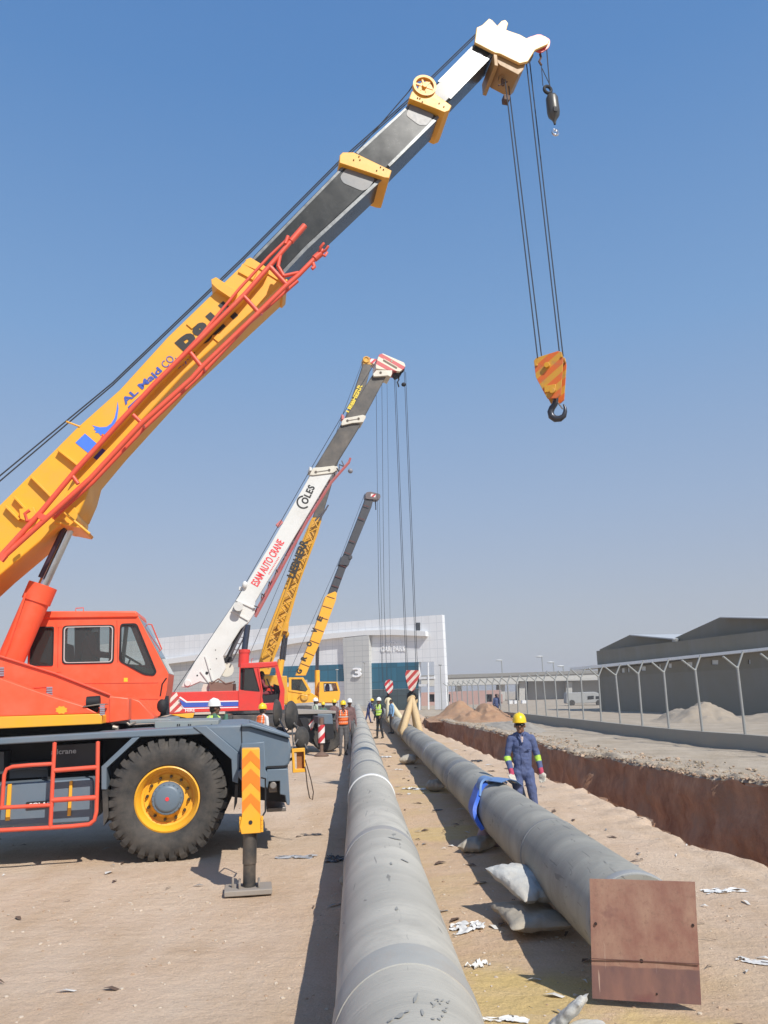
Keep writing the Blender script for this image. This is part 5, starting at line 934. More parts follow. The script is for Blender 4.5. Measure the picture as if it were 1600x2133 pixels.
bd2 = part('body', RED2, c2, pl(f2, [(352, 1442), (375, 1441.5), (497, 1438.5), (544, 1440), (549, 1465), (581, 1463), (584, 1440), (592, 1440), (592, 1478), (405, 1484), (352, 1488)], s2_, -1.25), .02)
def blue(q): q.plate(f2, [(373, 1456), (388, 1464), (540, 1461), (540, 1470), (383, 1473.5), (371, 1461)], s2_+.006, s2_+.001); q.plate(f2, [(582, 1461), (592, 1460.5), (592, 1468.5), (582, 1469)], s2_+.006, s2_+.001)
part('blue_stripe', BLUEP, bd2, blue, 0, 0)
def wst(q):
    for px in ([(376, 1451), (390, 1461), (540, 1458.5), (540, 1460.5), (388, 1463.5), (373, 1453)], [(371, 1464), (384, 1475), (540, 1471.5), (540, 1473), (383, 1477), (370, 1467)], [(583, 1457.5), (592, 1457), (592, 1459.5), (583, 1460)], [(581, 1471), (592, 1470), (592, 1472), (581, 1473)]): q.plate(f2, px, s2_+.006, s2_+.001)
part('white_stripe', WHT, bd2, wst, 0, 0)
part('hazard_marking', HAZRED2, bd2, lambda q: q.plate(f2, [(354, 1443), (368, 1442), (384, 1480), (354, 1486)], s2_+.006, s2_+.001), 0, 0, fr=f2)
ftext(f2, 'HIRE', (386, 1483), (406, 1482), 7, s2_+.004, WHT, bd2, 'lettering', .02)
part('yellow_bumper', YEL, c2, pl(f2, [(354, 1488), (405, 1485), (402, 1495), (390, 1496), (362, 1490)], s2_-.02, s2_-.5), .01)
cab2px = [(497, 1440), (499, 1391), (505, 1382), (577, 1378), (593, 1436), (592, 1478), (497, 1480)]
cb2 = part('cab', RED2, c2, pl(f2, cab2px, s2_+.03, s2_-.02, holes=[rnd([(501, 1392), (528, 1391), (541, 1440), (500, 1437)], 3), [(541, 1391), (573, 1390), (584, 1440), (581, 1463), (549, 1466), (544, 1440)]]), 0)
part('cab_roof', RED2, cb2, pl(f2, [(502, 1382), (577, 1377.5), (579, 1387), (541, 1391), (500, 1392)], s2_+.05, s2_-1.1), .02)
part('window', GLASSD, cb2, pl(f2, [(510, 1392), (527, 1391.5), (540, 1440), (508, 1437)], s2_, s2_-.01), 0, 0)
part('window_seal', DARK, cb2, lambda q: q.plate(f2, rnd([(508, 1391), (528, 1390), (542, 1441), (507, 1438)], 3), s2_+.035, s2_+.01, holes=[inset(rnd([(508, 1391), (528, 1390), (542, 1441), (507, 1438)], 3), 1.5)]), 0)
part('cab_interior', DARK, cb2, lambda q: (q.plate(f2, [(541, 1450), (584, 1445), (584, 1464), (541, 1466)], s2_-.1, s2_-1.0), q.plate(f2, [(500, 1395), (506, 1395), (506, 1440), (500, 1440)], s2_-.1, s2_-1.0), q.tube([f2.p(556, 1414, s2_-.3), f2.p(566, 1438, s2_-.3)], .03, 6), q.plate(f2, [(542, 1430), (552, 1430), (552, 1462), (545, 1464)], s2_-.4, s2_-.8), q.plate(f2, [(572, 1425), (586, 1430), (587, 1462), (576, 1464)], s2_-.2, s2_-.9)))
part('cab_far_wall', RED2, cb2, pl(f2, cab2px, s2_-1.08, s2_-1.1, holes=[[(540, 1392), (574, 1390), (583, 1428), (545, 1428)]]), 0)
part('open_door', RED2, cb2, lambda q: (q.tube([f2.p(538, 1392, s2_+.04), f2.p(546, 1440, s2_+.04), f2.p(543, 1464, s2_+.04)], .03, 6), q.tube([f2.p(524, 1380, s2_), f2.p(524, 1373, s2_), f2.p(528, 1372, s2_)], .01, 5)))
part('lift_cylinder', RED2, c2, lambda q: (q.tube([f2.p(507, 1390, .6), f2.p(509, 1356, .6)], .19, 20), q.tube([f2.p(509, 1360, .6), f2.p(509.3, 1353, .6)], .21, 20)), smooth=50)
part('rod', mat('dark_chrome', (.12, .12, .14), .2, .9), c2, lambda q: q.tube([f2.p(509, 1356, .55), f2.p(516, 1302, .45)], .11, 14), smooth=50)
part('boom_strut', DKL, c2, lambda q: (q.tube([f2.p(478, 1368, .5), f2.p(512, 1302, .5)], .04, 6), q.tube([f2.p(484, 1376, .5), f2.p(516, 1312, .5)], .03, 6), [q.tube([f2.p(480+i*7, 1366-i*13, .5), f2.p(487+i*7, 1367-i*13, .5)], .02, 4) for i in range(5)]))
# chassis
CH2 = mat('dull_chassis', (.045, .045, .048), .7, var=.2, dirt=.3)
part('chassis', CH2, c2, lambda q: (q.plate(f2, [(345, 1493), (620, 1487), (700, 1486), (700, 1500), (640, 1515), (345, 1525)], 1.2, -1.2), q.plate(f2, [(485, 1490), (535, 1489), (535, 1530), (485, 1532)], 1.25, 1.0)), .02)
part('chassis_deck', mat('dusty_deck', (.30, .27, .24), .8, var=.2), c2, lambda q: (q.plate(f2, [(615, 1478), (700, 1481), (700, 1486), (622, 1488)], 1.35, -1.2)), .01)
part('rear_box', GREY, c2, lambda q: q.plate(f2, [(662, 1487), (692, 1487), (694, 1510), (662, 1512)], 1.4, -1.3), .02)
for x in (668, 300):
    q = MB(); c = f2.p(x+14, 1527, 1.2); c.z = .55; q.lathe(c, f2.n, [(.001, -.05), (.26, -.05), (.30, 0), (.5, .03), (.55, -.05), (.55, -.4), (.3, -.45), (.001, -.45)], 28)
    q.build('wheel', RUB, c2, smooth=40)
for x in (560, 440):
    q = MB(); c = f2.p(x, 1527, 1.2); c.z = .55; q.lathe(c, f2.n, [(.001, -.05), (.26, -.05), (.30, 0), (.5, .03), (.55, -.05), (.55, -.4), (.3, -.45), (.001, -.45)], 28); q.build('wheel', RUB, c2, smooth=40)
part('mudguard', DARK, c2, lambda q: (q.plate(f2, [(624, 1496), (640, 1495), (657, 1530), (650, 1545), (655, 1552), (648, 1548)], 1.6, 1.0), q.plate(f2, [(676, 1508), (694, 1508), (696, 1538), (680, 1542)], 1.7, 1.3)), .01)
part('hazard_flag', HAZRED, c2, pl(f2, [(643, 1510), (655, 1495), (656, 1505), (648, 1522)], 1.66, 1.64), 0, 0, fr=f2)
jf = onz(670, 1575); 
og2 = part('outrigger_jack', HAZRED, c2, lambda q: q.tube([V((jf.x, jf.y, .42)), V((jf.x, jf.y, 1.0))], .115, 16), fr=f2)
part('outrigger_foot', mat('brown_foot', (.16, .10, .07), .8), c2, lambda q: (q.lathe((jf.x, jf.y, 0), (0, 0, 1), [(.001, 0), (.24, 0), (.24, .04), (.10, .12), (.06, .14), (.06, .42), (.001, .42)], 20), q.tube([V((jf.x, jf.y, 1.0)), V((jf.x, jf.y, 1.22))], .07, 12)))
part('outrigger_beam', DKL, c2, lambda q: q.box(V((jf.x, jf.y, 1.15))-f2.n*1.3, f2.u*.10, f2.n*1.3, V((0, 0, .11))), .01)
# hook block 2 and its slings
def hblock(F, px, th, m, label, hx, name='hook_block', hook=True):
    r = thing(name, F.p(*hx, 0), label, 'hook block'); part('cheek_plate', m, r, lambda q: q.plate(F, px, th/2, th/2-.03), 0, fr=F); part('cheek_plate', m, r, lambda q: q.plate(F, px, -th/2+.03, -th/2), 0, fr=F)
    cx = sum(p[0] for p in px)/len(px); cy = min(p[1] for p in px)*.55+max(p[1] for p in px)*.45
    for k in (-1, 0, 1): sheave(F.p(cx, cy, 0)+F.n*.09*k, .24, .07, F.n, 'sheave', DARK, r)
    part('hook', DARK, r, lambda q: (q.tube([F.p(hx[0], hx[1]-6, 0), F.p(hx[0], hx[1]+2, 0)], .07, 10), q.lathe(F.p(hx[0], hx[1]+8, 0), F.n, [(.16+.06*math.cos(t), .06*math.sin(t)) for t in [i*math.pi/4 for i in range(8)]], 18, closed=True)), smooth=50)
    return r
G2 = Frame((.77, 30.9), -12)
hblock(G2, [(844, 1404), (847, 1396), (873, 1396), (875, 1403), (872, 1412), (864, 1436), (858, 1440), (852, 1437), (847, 1420)], .42, HAZRED2, 'larger, nearer red and white striped hook block over the right pipe', (859, 1443))
SLG_ = mat('beige_lifting_sling', (.55, .40, .22), .8, var=.15, sc=6, bump=.4); SLG2 = mat('pale_lifting_sling', (.60, .52, .34), .8, var=.15, sc=6)
def strap(q, pts, w, side, t=.02):
    for a, b in zip(pts, pts[1:]): q.bar(a, b, t, w, side)
def ribbon(q, pts, w, dirn, t=.014):
    n = len(pts); d = V(dirn).normalized(); A = []
    for i, p in enumerate(pts):
        tg = (V(pts[min(i+1, n-1)])-V(pts[max(i-1, 0)])).normalized(); nn = tg.cross(d).normalized(); ww = w[i] if isinstance(w, (list, tuple)) else w
        A += [V(p)+d*ww/2+nn*t/2, V(p)-d*ww/2+nn*t/2, V(p)-d*ww/2-nn*t/2, V(p)+d*ww/2-nn*t/2]
    q.add(A, [[i*4+k, i*4+(k+1) % 4, (i+1)*4+(k+1) % 4, (i+1)*4+k] for i in range(n-1) for k in range(4)]+[[0, 1, 2, 3], [(n-1)*4+k for k in range(4)]])
def sling(Y, top, m, label, spread=.9, w=.16):
    r = thing('lifting_sling', (pipe2x(Y), Y, .8), label, 'sling', 'slings round the right pipe')
    for dy in (-spread, spread*.6):
        y = Y+dy; x = pipe2x(y); P = lambda a: V((x+(R2+.02)*math.cos(R_(a)), y, Z2+(R2+.02)*math.sin(R_(a)))); T = V(top)
        for a in (158, 22): q = MB(); q.tube([T, (T+P(a))/2+V((0, 0, -.03)), P(a), P(a-(12 if a < 90 else -12))], [w*.28, w*.42, w*.40, w*.2], 10); q.build('strap', m, r, smooth=60)
        q = MB(); ribbon(q, [P(160+220*k/16) for k in range(17)], w*1.3, (0, 1, 0)); q.build('strap', m, r, smooth=50)
    q = MB(); q.lathe(V(top)+V((0, 0, -.12)), (0, 1, 0), [(.14+.07*math.cos(t), .11*math.sin(t)) for t in [i*math.pi/4 for i in range(8)]], 18, closed=True); q.build('sling_eye', m, r)
    return r
hx2 = G2.p(859, 1452, 0)
sling(30.9, (hx2.x, 30.9, hx2.z), SLG_, 'brown beige lifting sling round the right pipe under the nearer striped hook block', 1.1, .30)
# ------------------------------------------------------------------ crane 3 (yellow lattice, black top)
f3 = Frame((.55, 43.5), 12)
c3 = thing('mobile_crane', f3.w(-6, 0, 0), 'third crane, yellow boom with lattice jib on its side, half hidden behind the white boom', 'crane', 'mobile cranes lined up along the pipes')
b3 = part('boom', YEL2, c3, pl(f3, [(533, 1405), (556, 1319), (630, 1126), (650, 1078), (671, 1078), (663, 1110), (624, 1215), (602, 1296), (570, 1375), (562, 1405)], .35, -.35), .02)
part('boom_section', DULLBLK, c3, pl(f3, [(652, 1078), (700, 930), (757, 757), (775, 757), (764, 798), (722, 905), (671, 1078)], .28, -.28), .03)
def lat(q):
    for i in range(19):
        t0 = i/19; t1 = (i+1)/19; L = lambda t: (546+t*(652-546), 1370+t*(1080-1370)); Rr = lambda t: (568+t*(668-568), 1370+t*(1085-1370))
        a, b = (L(t0), Rr(t1)) if i % 2 else (Rr(t0), L(t1)); q.tube([f3.p(*a, .8), f3.p(*b, .8)], .035, 5); a, b = (Rr(t0), L(t1)) if i % 2 else (L(t0), Rr(t1)); q.tube([f3.p(*a, .5), f3.p(*b, .5)], .025, 5)
    q.tube([f3.p(546, 1370, .8), f3.p(652, 1080, .8)], .05, 6); q.tube([f3.p(568, 1370, .8), f3.p(668, 1085, .8)], .05, 6)
part('folding_jib', YEL2, c3, lat)
part('jib_tip', DKL, c3, lambda q: (q.tube([f3.p(664, 1085, .8), f3.p(684, 1052, .8)], .05, 6), q.tube([f3.p(656, 1085, .8), f3.p(680, 1060, .8)], .05, 6)))
ftext(f3, 'LIEBHERR', (613, 1206), (643, 1128), 17, .86, BLK, c3, 'lettering', .05)
ftext(f3, 'LIEBHERR', (729, 861), (756, 803), 9, .30, GOLDL, c3, 'lettering', .05)
part('boom_bracket', YEL2, c3, lambda q: (q.plate(f3, [(580, 1295), (602, 1298), (600, 1316), (577, 1312)], .6, -.5), q.plate(f3, [(563, 1325), (576, 1328), (560, 1352)], .5, .4), q.ell(f3.p(594, 1321, 0), (.22, .3, .22))), .01)
part('rod', mat('dark_chrome2', (.12, .12, .14), .2, .9), c3, lambda q: (q.tube([f3.p(592, 1322, .2), f3.p(585, 1376, .2)], .09, 10), q.tube([f3.p(597, 1322, -.3), f3.p(591, 1376, -.3)], .09, 10)))
part('lift_cylinder', YEL, c3, lambda q: q.tube([f3.p(586, 1374, .1), f3.p(580, 1412, .1)], .19, 14))
part('body', YEL2, c3, lambda q: q.plate(f3, [(520, 1405), (598, 1408), (600, 1466), (520, 1470)], .9, -1.2), .03)
h3 = part('boom_head', YEL2, c3, lambda q: (q.lathe(f3.p(763, 749, .3), f3.n, [(.001, 0), (.10, .0), (.14, .05), (.20, .05), (.20, -.5), (.001, -.5)], 20), q.plate(f3, [(757, 744), (770, 744), (775, 760), (757, 760)], .28, -.28)), .01)
part('head_frame', HAZRED, h3, pl(f3, [(770, 746), (790, 749), (790, 760), (772, 756)], .3, -.3), 0, fr=f3)
part('hoist_rope', ROPE, c3, lambda q: (q.tube([f3.p(756, 752, .1), f3.p(712, 868, .1), f3.p(640, 1080, .1), f3.p(500, 1410, .1)], .013, 5), q.tube([f3.p(783, 758, .1), f3.p(789, 1250, .1), f3.p(797, 1420, .1)], .012, 5), q.tube([f3.p(795, 758, -.1), f3.p(800, 1250, -.1), f3.p(806, 1420, -.1)], .012, 5), q.tube([f3.p(806, 775, -.1), f3.p(812, 1250, -.1), f3.p(815, 1420, -.1)], .009, 5)))
part('chassis', CH2, c3, lambda q: q.plate(f3, [(470, 1472), (650, 1470), (650, 1500), (470, 1505)], 1.1, -1.2), .02)
G3 = Frame((.3, 43.8), -12)
hblock(G3, [(801, 1426), (804, 1418), (811, 1415), (818, 1419), (819, 1432), (816, 1442), (810, 1446), (805, 1440)], .4, HAZRED, 'small red and white striped hook block, farther one over the right pipe', (809, 1449))
hx3 = G3.p(809, 1456, 0)
sling(43.8, (hx3.x, 43.8, hx3.z), SLG2, 'pale lifting sling round the right pipe under the small striped hook block', 1.5, .36)
# ------------------------------------------------------------------ crane 4 (yellow, GROVE)
f4 = Frame((.2, 54), 12)
c4 = thing('mobile_crane', f4.w(-7, 0, 0), 'farthest crane, yellow with two cabs and a slim yellow and dark grey boom', 'crane', 'mobile cranes lined up along the pipes')
b4 = part('boom', YEL, c4, pl(f4, [(616, 1407), (648, 1330), (678, 1243), (683, 1238), (698, 1232), (702, 1235), (700, 1250), (667, 1338), (637, 1407)], .35, -.35), .02)
DG4 = mat('dark_grey_boom', (.045, .045, .052), .5, var=.15)
part('boom_section', DG4, c4, pl(f4, [(683, 1240), (699, 1198), (712, 1165), (728, 1160), (722, 1180), (702, 1234)], .3, -.3), .02)
part('boom_section', DG4, c4, pl(f4, [(712, 1165), (741, 1092), (758, 1048), (762, 1037), (778, 1040), (774, 1056), (730, 1162)], .26, -.26), .02)
part('boom_band', BRNL, c4, lambda q: [q.bar(f4.p(x0, y0, .355), f4.p(x1, y1, .355), .05, .02, f4.n) for x0, y0, x1, y1 in ((627, 1382, 645, 1389), (636, 1358, 654, 1366), (646, 1334, 665, 1341), (655, 1309, 674, 1316), (664, 1285, 683, 1291), (672, 1262, 691, 1268), (681, 1242, 697, 1247), (691, 1219, 706, 1224), (698, 1200, 712, 1205), (706, 1176, 722, 1182), (717, 1150, 730, 1155), (727, 1125, 740, 1130), (746, 1078, 759, 1083), (757, 1052, 769, 1056))])
part('boom_collar', DG4, c4, lambda q: (q.plate(f4, [(706, 1176), (713, 1158), (734, 1158), (726, 1178)], .4, -.4), q.plate(f4, [(727, 1158), (734, 1157), (734, 1163), (727, 1165)], .45, -.45)), .01)
for ch_, (x, y) in zip('GROVE', ((624, 1400), (634, 1373), (645, 1343), (656, 1315), (667, 1290))):
    ftext(f4, ch_, (x+2.5, y+5.5), (x+6.6, y-4.0), 12, .36, BLK, b4, 'lettering', .06)
h4 = part('boom_head', mat('dark_head', (.13, .10, .10), .5), c4, pl(f4, rnd([(761, 1032), (763, 1025), (772, 1024), (792, 1029), (793, 1037), (788, 1041), (762, 1039)], 3), .35, -.35), .01)
part('hazard_marking', HAZRED, h4, pl(f4, [(773, 1028), (783, 1030), (782, 1036), (772, 1034)], .355, .351), 0, 0, fr=f4)
part('hoist_rope', ROPE, c4, lambda q: (q.tube([f4.p(760, 1028, .1), f4.p(712, 1155, .1), f4.p(603, 1400, .1)], .014, 5), q.tube([f4.p(790, 1040, .1), f4.p(797, 1378, .1), f4.p(800, 1470, .1)], .013, 5), q.tube([f4.p(782, 1042, .1), f4.p(783, 1062, .1)], .04, 5)))
part('rod', mat('dark_chrome3', (.14, .14, .17), .2, .9), c4, lambda q: (q.tube([f4.p(660, 1347, 0), f4.p(659, 1397, 0)], .07, 8), q.tube([f4.p(663, 1347, -.2), f4.p(662, 1397, -.2)], .07, 8)))
part('lift_cylinder', YEL, c4, lambda q: (q.tube([f4.p(661, 1396, 0), f4.p(661, 1458, 0)], .17, 12)))
YB = lambda px, hs=(): pl(f4, px, .9, -1.1, hs)
part('body', YEL, c4, lambda q: q.plate(f4, [(590, 1432), (603, 1430), (648, 1443), (663, 1452), (663, 1462), (590, 1468)], .9, -1.2), .02)
cb4 = part('cab', YEL, c4, lambda q: (q.plate(f4, [(602, 1411), (632, 1411), (648, 1438), (646, 1447), (601, 1440)], .95, .88, holes=[[(607, 1415), (629, 1415), (641, 1436), (637, 1441), (607, 1437)]]), q.plate(f4, [(602, 1411), (632, 1411), (634, 1414), (602, 1414)], .9, -.1)), .01)
part('window', GLASSD, cb4, pl(f4, [(607, 1415), (629, 1415), (641, 1436), (637, 1441), (607, 1437)], .91, .9), 0, 0)
part('cab_interior', mat('pale_interior', (.35, .35, .33), .7), cb4, lambda q: q.plate(f4, [(603, 1414), (640, 1416), (644, 1441), (603, 1440)], .0, -.1))
cc4 = part('carrier_cab', YEL, c4, lambda q: q.plate(f4, rnd([(666, 1420), (703, 1420.5), (709, 1442), (707, 1457), (700, 1463), (664, 1463)], 2), .95, -1.1, holes=[[(675, 1424), (699, 1424), (703, 1438), (676, 1440)]]), .0)
part('window_seal', DARK, cc4, pl(f4, [(674, 1423), (700, 1423), (704, 1439), (675, 1441)], .955, .94, holes=[[(675.5, 1424.5), (698.5, 1424.5), (702, 1437.5), (676.5, 1439.5)]]), 0)
part('driver_silhouette', BLUEP, cc4, lambda q: (q.ell(f4.p(682, 1434, .3), (.16, .12, .30)), q.ell(f4.p(683, 1428, .3), (.10, .10, .12))))
part('cab_trim', mat('maroon_trim', (.18, .05, .02), .5), cc4, lambda q: (q.plate(f4, [(660, 1463), (705, 1463), (703, 1465), (660, 1465)], .96, .5), q.plate(f4, [(663, 1430), (665, 1430), (665, 1442), (663, 1442)], .97, .9)))
part('carrier_beam', mat('pale_grey_beam', (.36, .35, .33), .7, var=.1), c4, lambda q: (q.plate(f4, [(600, 1468), (660, 1466), (660, 1478), (600, 1479)], 1.2, -1.2)), .02)
part('chassis', CH2, c4, lambda q: q.plate(f4, [(560, 1473), (700, 1470), (700, 1490), (560, 1494)], 1.1, -1.2), .02)
part('counterweight_detail', YEL2, c4, lambda q: (q.lathe(f4.p(634, 1452, .93), f4.n, [(.001, .1), (.2, .1), (.26, .04), (.26, 0)], 16), q.tube([f4.p(622, 1452, 1.0), f4.p(626, 1447, 1.0), f4.p(640, 1450, 1.0)], .05, 6)))
for x in (580, 645, 690):
    q = MB(); c = f4.p(x, 1490, 1.1); c.z = .55; q.lathe(c, f4.n, [(.001, -.05), (.3, 0), (.5, .03), (.55, -.05), (.55, -.4), (.001, -.45)], 20); q.build('wheel', RUB, c4, smooth=40)
# blue sling lying over the right pipe
bs = thing('blue_sling', (pipe2x(12.0), 12.0, .7), 'bright blue sling wrapped over the right pipe beside the man in blue coveralls', 'sling')
BLS = mat('blue_webbing', (.035, .115, .50), .55, var=.2, sc=5, bump=.3, bsc=30); BLS2 = mat('faded_blue_webbing', (.12, .22, .42), .6, var=.15, sc=6)
def wrap(m, y0, skew, w, lift, a0, a1, nm, th):
    pts = []
    for k in range(29):
        t = k/28; a = a0+(a1-a0)*t; y = y0+skew*t+.03*math.sin(t*9); rr = R2+.006+th/2+lift*math.sin(math.pi*min(1, t*1.6))**2; pts.append((pipe2x(y)+rr*math.cos(a), y, Z2+rr*math.sin(a)))
    q = MB(); ribbon(q, pts, w, (-.035, 1, 0), th); q.build(nm, m, bs, smooth=50)
wrap(BLS, 10.75, .70, .42, .030, math.pi*1.14, math.pi*.62, 'strap', .05); wrap(BLS2, 11.1, .65, .30, .075, math.pi*.80, math.pi*.30, 'strap', .03)
q = MB(); x_ = pipe2x(11.6); ribbon(q, [(x_-.05, 10.95, Z2+R2+.05), (x_+.12, 11.3, Z2+R2+.055), (x_+.28, 11.75, Z2+R2-.02), (x_+.42, 12.1, Z2+.20), (x_+.50, 12.25, .35)], .26, (-.5, .9, 0), .01); q.build('loose_end', BLS2, bs, smooth=60)
# ------------------------------------------------------------------ people
SKIN = mat('brown_skin', (.22, .105, .06), .55, var=.08); SKIN2 = mat('dark_skin', (.13, .065, .04), .55, var=.08)
HAIR = mat('dark_hair', (.012, .010, .009), .7); COV = mat('blue_coverall', (.075, .10, .21), .85, var=.3, sc=7, dirt=.3, dirtcol=(.12, .13, .19), dsc=5, bump=.5, bsc=18)
SHOE = mat('dark_boot', (.03, .025, .02), .6); GLOVE = mat('cream_glove', (.50, .46, .38), .8, var=.12, sc=12); CUFF = mat('pink_cuff', (.42, .05, .10), .8)
BAND = mat('lime_reflective_band', (.40, .62, .06), .5); VESTO = mat('orange_vest', (.90, .17, .03), .6, var=.08, sc=6); VESTG = mat('lime_vest', (.55, .80, .12), .6, var=.08, sc=6); SILV = mat('silver_band', (.62, .60, .52), .4)
HELY = mat('yellow_helmet', (.80, .55, .02), .3, var=.03); HELW = mat('white_helmet', (.72, .72, .70), .3, var=.03)
TRG = mat('grey_trousers', (.10, .095, .095), .9, var=.2, sc=5); TRB = mat('black_trousers', (.018, .018, .02), .9); SHB = mat('black_shirt', (.02, .02, .022), .9); SHW = mat('white_shirt', (.60, .58, .56), .85, var=.1); SHP = mat('pale_green_shirt', (.45, .52, .40), .85, var=.15)
SHK = mat('plaid_brown_shirt', (.16, .09, .085), .9, var=.5, sc=16); SHG = mat('green_shirt', (.06, .14, .10), .9, var=.2); SHM = mat('maroon_clothes', (.20, .035, .045), .85, var=.15); LBL = mat('light_blue_shirt', (.20, .36, .55), .85); NAV = mat('navy_clothes', (.03, .04, .14), .85, var=.15); WSHT = mat('pale_undershirt', (.48, .38, .34), .8)
EYE = mat('dark_glasses', (.01, .008, .008), .2)
def cone_p(a, b, ra, rb, seg=16):
    a, b = V(a), V(b); d = b-a; L = d.length; d.normalize(); e = d.orthogonal().normalized(); g = d.cross(e); vs = []; rings = []
    prof = [(-ra*.95, .3*ra), (-ra*.7, .71*ra), (0, ra), (L, rb), (L+rb*.7, .71*rb), (L+rb*.95, .3*rb)]
    for h, r in prof: vs += [a+d*h+(e*math.cos(2*math.pi*k/seg)+g*math.sin(2*math.pi*k/seg))*r for k in range(seg)]
    fs = [[i*seg+k, i*seg+(k+1) % seg, (i+1)*seg+(k+1) % seg, (i+1)*seg+k] for i in range(5) for k in range(seg)]+[list(range(seg))[::-1], [5*seg+k for k in range(seg)]]
    return vs, fs
def person(loc, yaw, h, label, mats, helmet=None, vest=None, pose=None, vox=.016, gloves=False, bands=False, hand_detail=False, glasses=False, facedir=0, group=None):
    """mats: top, trousers, skin ; local frame: facing -Y, x to the person's left as seen from the front on the right"""
    top, trs, skin = mats; k = h/1.75; P = dict(lh=(-.10, 0), rh=(.10, 0)); pose = pose or {}
    J = {'neck': (0, .01, 1.49), 'head': (0, -.01, 1.625), 'shl': (.185, .01, 1.42), 'shr': (-.185, .01, 1.42), 'ell': (.245, .02, 1.14), 'elr': (-.245, .02, 1.14), 'wrl': (.26, -.06, .90), 'wrr': (-.26, -.06, .90), 'hil': (.09, 0, .93), 'hir': (-.09, 0, .93), 'knl': (.11, -.01, .50), 'knr': (-.11, -.01, .50), 'anl': (.12, .02, .09), 'anr': (-.12, .02, .09), 'pel': (0, .01, .97), 'chest': (0, .015, 1.27)}
    J.update(pose); J = {a: V(b) for a, b in J.items()}
    for a in J:
        if a not in ('head', 'neck', 'chest', 'pel'): J[a].x *= .86
    prims = []                                    # (kind, data, tag)
    def cap(a, b, ra, rb, t): prims.append((V(a), V(b), ra, rb, t))
    els = []
    def el(c, r, t): els.append((V(c), V(r), t))
    loose = 1.06 if top is trs else 1.0
    # trunk
    pel, ch, nk = J['pel'], J['chest'], J['neck']
    el(pel+V((0, .01, -.02)), (.148, .112, .14), 2); el((pel+ch)/2+V((0, 0, .0)), (.138*loose, .106*loose, .20), 1); el(ch+V((0, 0, .02)), (.155, .115, .19), 1)
    cap(pel+V((-.035, .005, 0)), ch+V((-.05, 0, -.05)), .098*loose, .095, 1); cap(pel+V((.035, .005, 0)), ch+V((.05, 0, -.05)), .098*loose, .095, 1)
    cap(J['shl']-V((.03, 0, .0)), J['shr']+V((.03, 0, .0)), .060, .060, 1); cap(nk-V((0, -.01, .05)), nk+V((0, 0, .06)), .056, .052, 0)
    cap(J['shl']*.55+nk*.45, nk, .06, .05, 1); cap(J['shr']*.55+nk*.45, nk, .06, .05, 1)
    for s in 'lr':
        sgn = 1 if s == 'l' else -1
        cap(J['sh'+s], J['el'+s], .056*loose, .046*loose, 1); cap(J['el'+s], J['wr'+s], .050*loose, .036*loose, 1 if not pose.get('bare') else 0)
        cap(J['hi'+s], J['kn'+s], .088, .062*loose, 2); cap(J['kn'+s], J['an'+s]+V((0, 0, .03)), .062*loose, .052*loose if loose > 1 else .045, 2)
        a = J['an'+s]; fd = V((sgn*.25, -1, 0)).normalized(); cap(a+V((0, .03, -.045)), a+fd*.16+V((0, 0, -.055)), .042, .036, 3); cap(a, a+V((0, .03, -.04)), .042, .042, 3)
        if bands:
            d = (J['wr'+s]-J['el'+s]).normalized(); m_ = J['el'+s]+d*.02; cap(m_-d*.0, m_+d*.03, .050*loose, .049*loose, 5); kd = (J['an'+s]-J['kn'+s]).normalized(); m_ = J['kn'+s]+kd*.09; cap(m_, m_+kd*.04, .062, .061, 5)
        # hand
        w = J['wr'+s]; d = (w-J['el'+s]).normalized(); hd_ = (d*.75+V((0, -.15, -.55))).normalized(); ht = 4 if gloves else 0
        if gloves: cap(w-d*.03, w+d*.005, .040, .039, 6)
        hs = 1.3 if gloves else 1.0; pl_ = w+hd_*.075; sd = V((0, -1, .1)) if not gloves else V((sgn*.8, -.6, 0)); sd = (sd-hd_*sd.dot(hd_)).normalized(); cu_ = hd_.cross(sd)*sgn; cu_ = cu_ if cu_.x*sgn < 0 else -cu_
        for o_ in (-.022, 0, .022): cap(w+hd_*.02+sd*o_*.6, pl_+sd*o_*hs, .021*hs, .020*hs, ht)
        for i, (o_, L) in enumerate(((.034, .070), (.012, .080), (-.011, .075), (-.033, .058))):
            L *= hs; b0 = pl_+sd*o_*hs; b1 = b0+hd_*L*.5+cu_*.008; b2 = b1+(hd_*.8+cu_*.5).normalized()*L*.5; cap(b0, b1, .0105*hs, .0098*hs, ht); cap(b1, b2, .0098*hs, .0082*hs, ht)
        t0 = w+hd_*.03+sd*.03; t1 = t0+(sd*.8+hd_*.7).normalized()*.04; cap(t0, t1, .013, .012, ht); cap(t1, t1+(hd_+cu_*.3).normalized()*.035, .012, .0095, ht)
    # head
    hc = J['head']; Rz = Matrix.Rotation(facedir, 3, 'Z'); hv = lambda x, y, z: hc+Rz @ V((x, y, z))
    el(hv(0, .012, .03), (.076, .095, .098), 7 if helmet is None else 0); el(hv(0, -.028, -.045), (.056, .062, .072), 0); cap(hv(0, -.05, -.085), hv(0, -.07, -.092), .028, .022, 0)
    cap(hv(0, -.085, .012), hv(0, -.108, -.022), .010, .016, 0)
    for s in (-1, 1):
        el(hv(.078*s, .01, -.01), (.012, .022, .034), 0); cap(hv(.02*s, -.085, .022), hv(.045*s, -.078, .024), .011, .010, 0); el(hv(.031*s, -.084, .004), (.014, .010, .009), 8); cap(hv(.016*s, -.094, .026), hv(.046*s, -.082, .026), .005, .004, 8); el(hv(.042*s, -.062, -.028), (.02, .018, .02), 0)
    cap(hv(-.018, -.088, -.056), hv(.018, -.088, -.056), .008, .008, 0); cap(hv(-.022, -.094, -.040), hv(.022, -.094, -.040), .0045, .0045, 8)
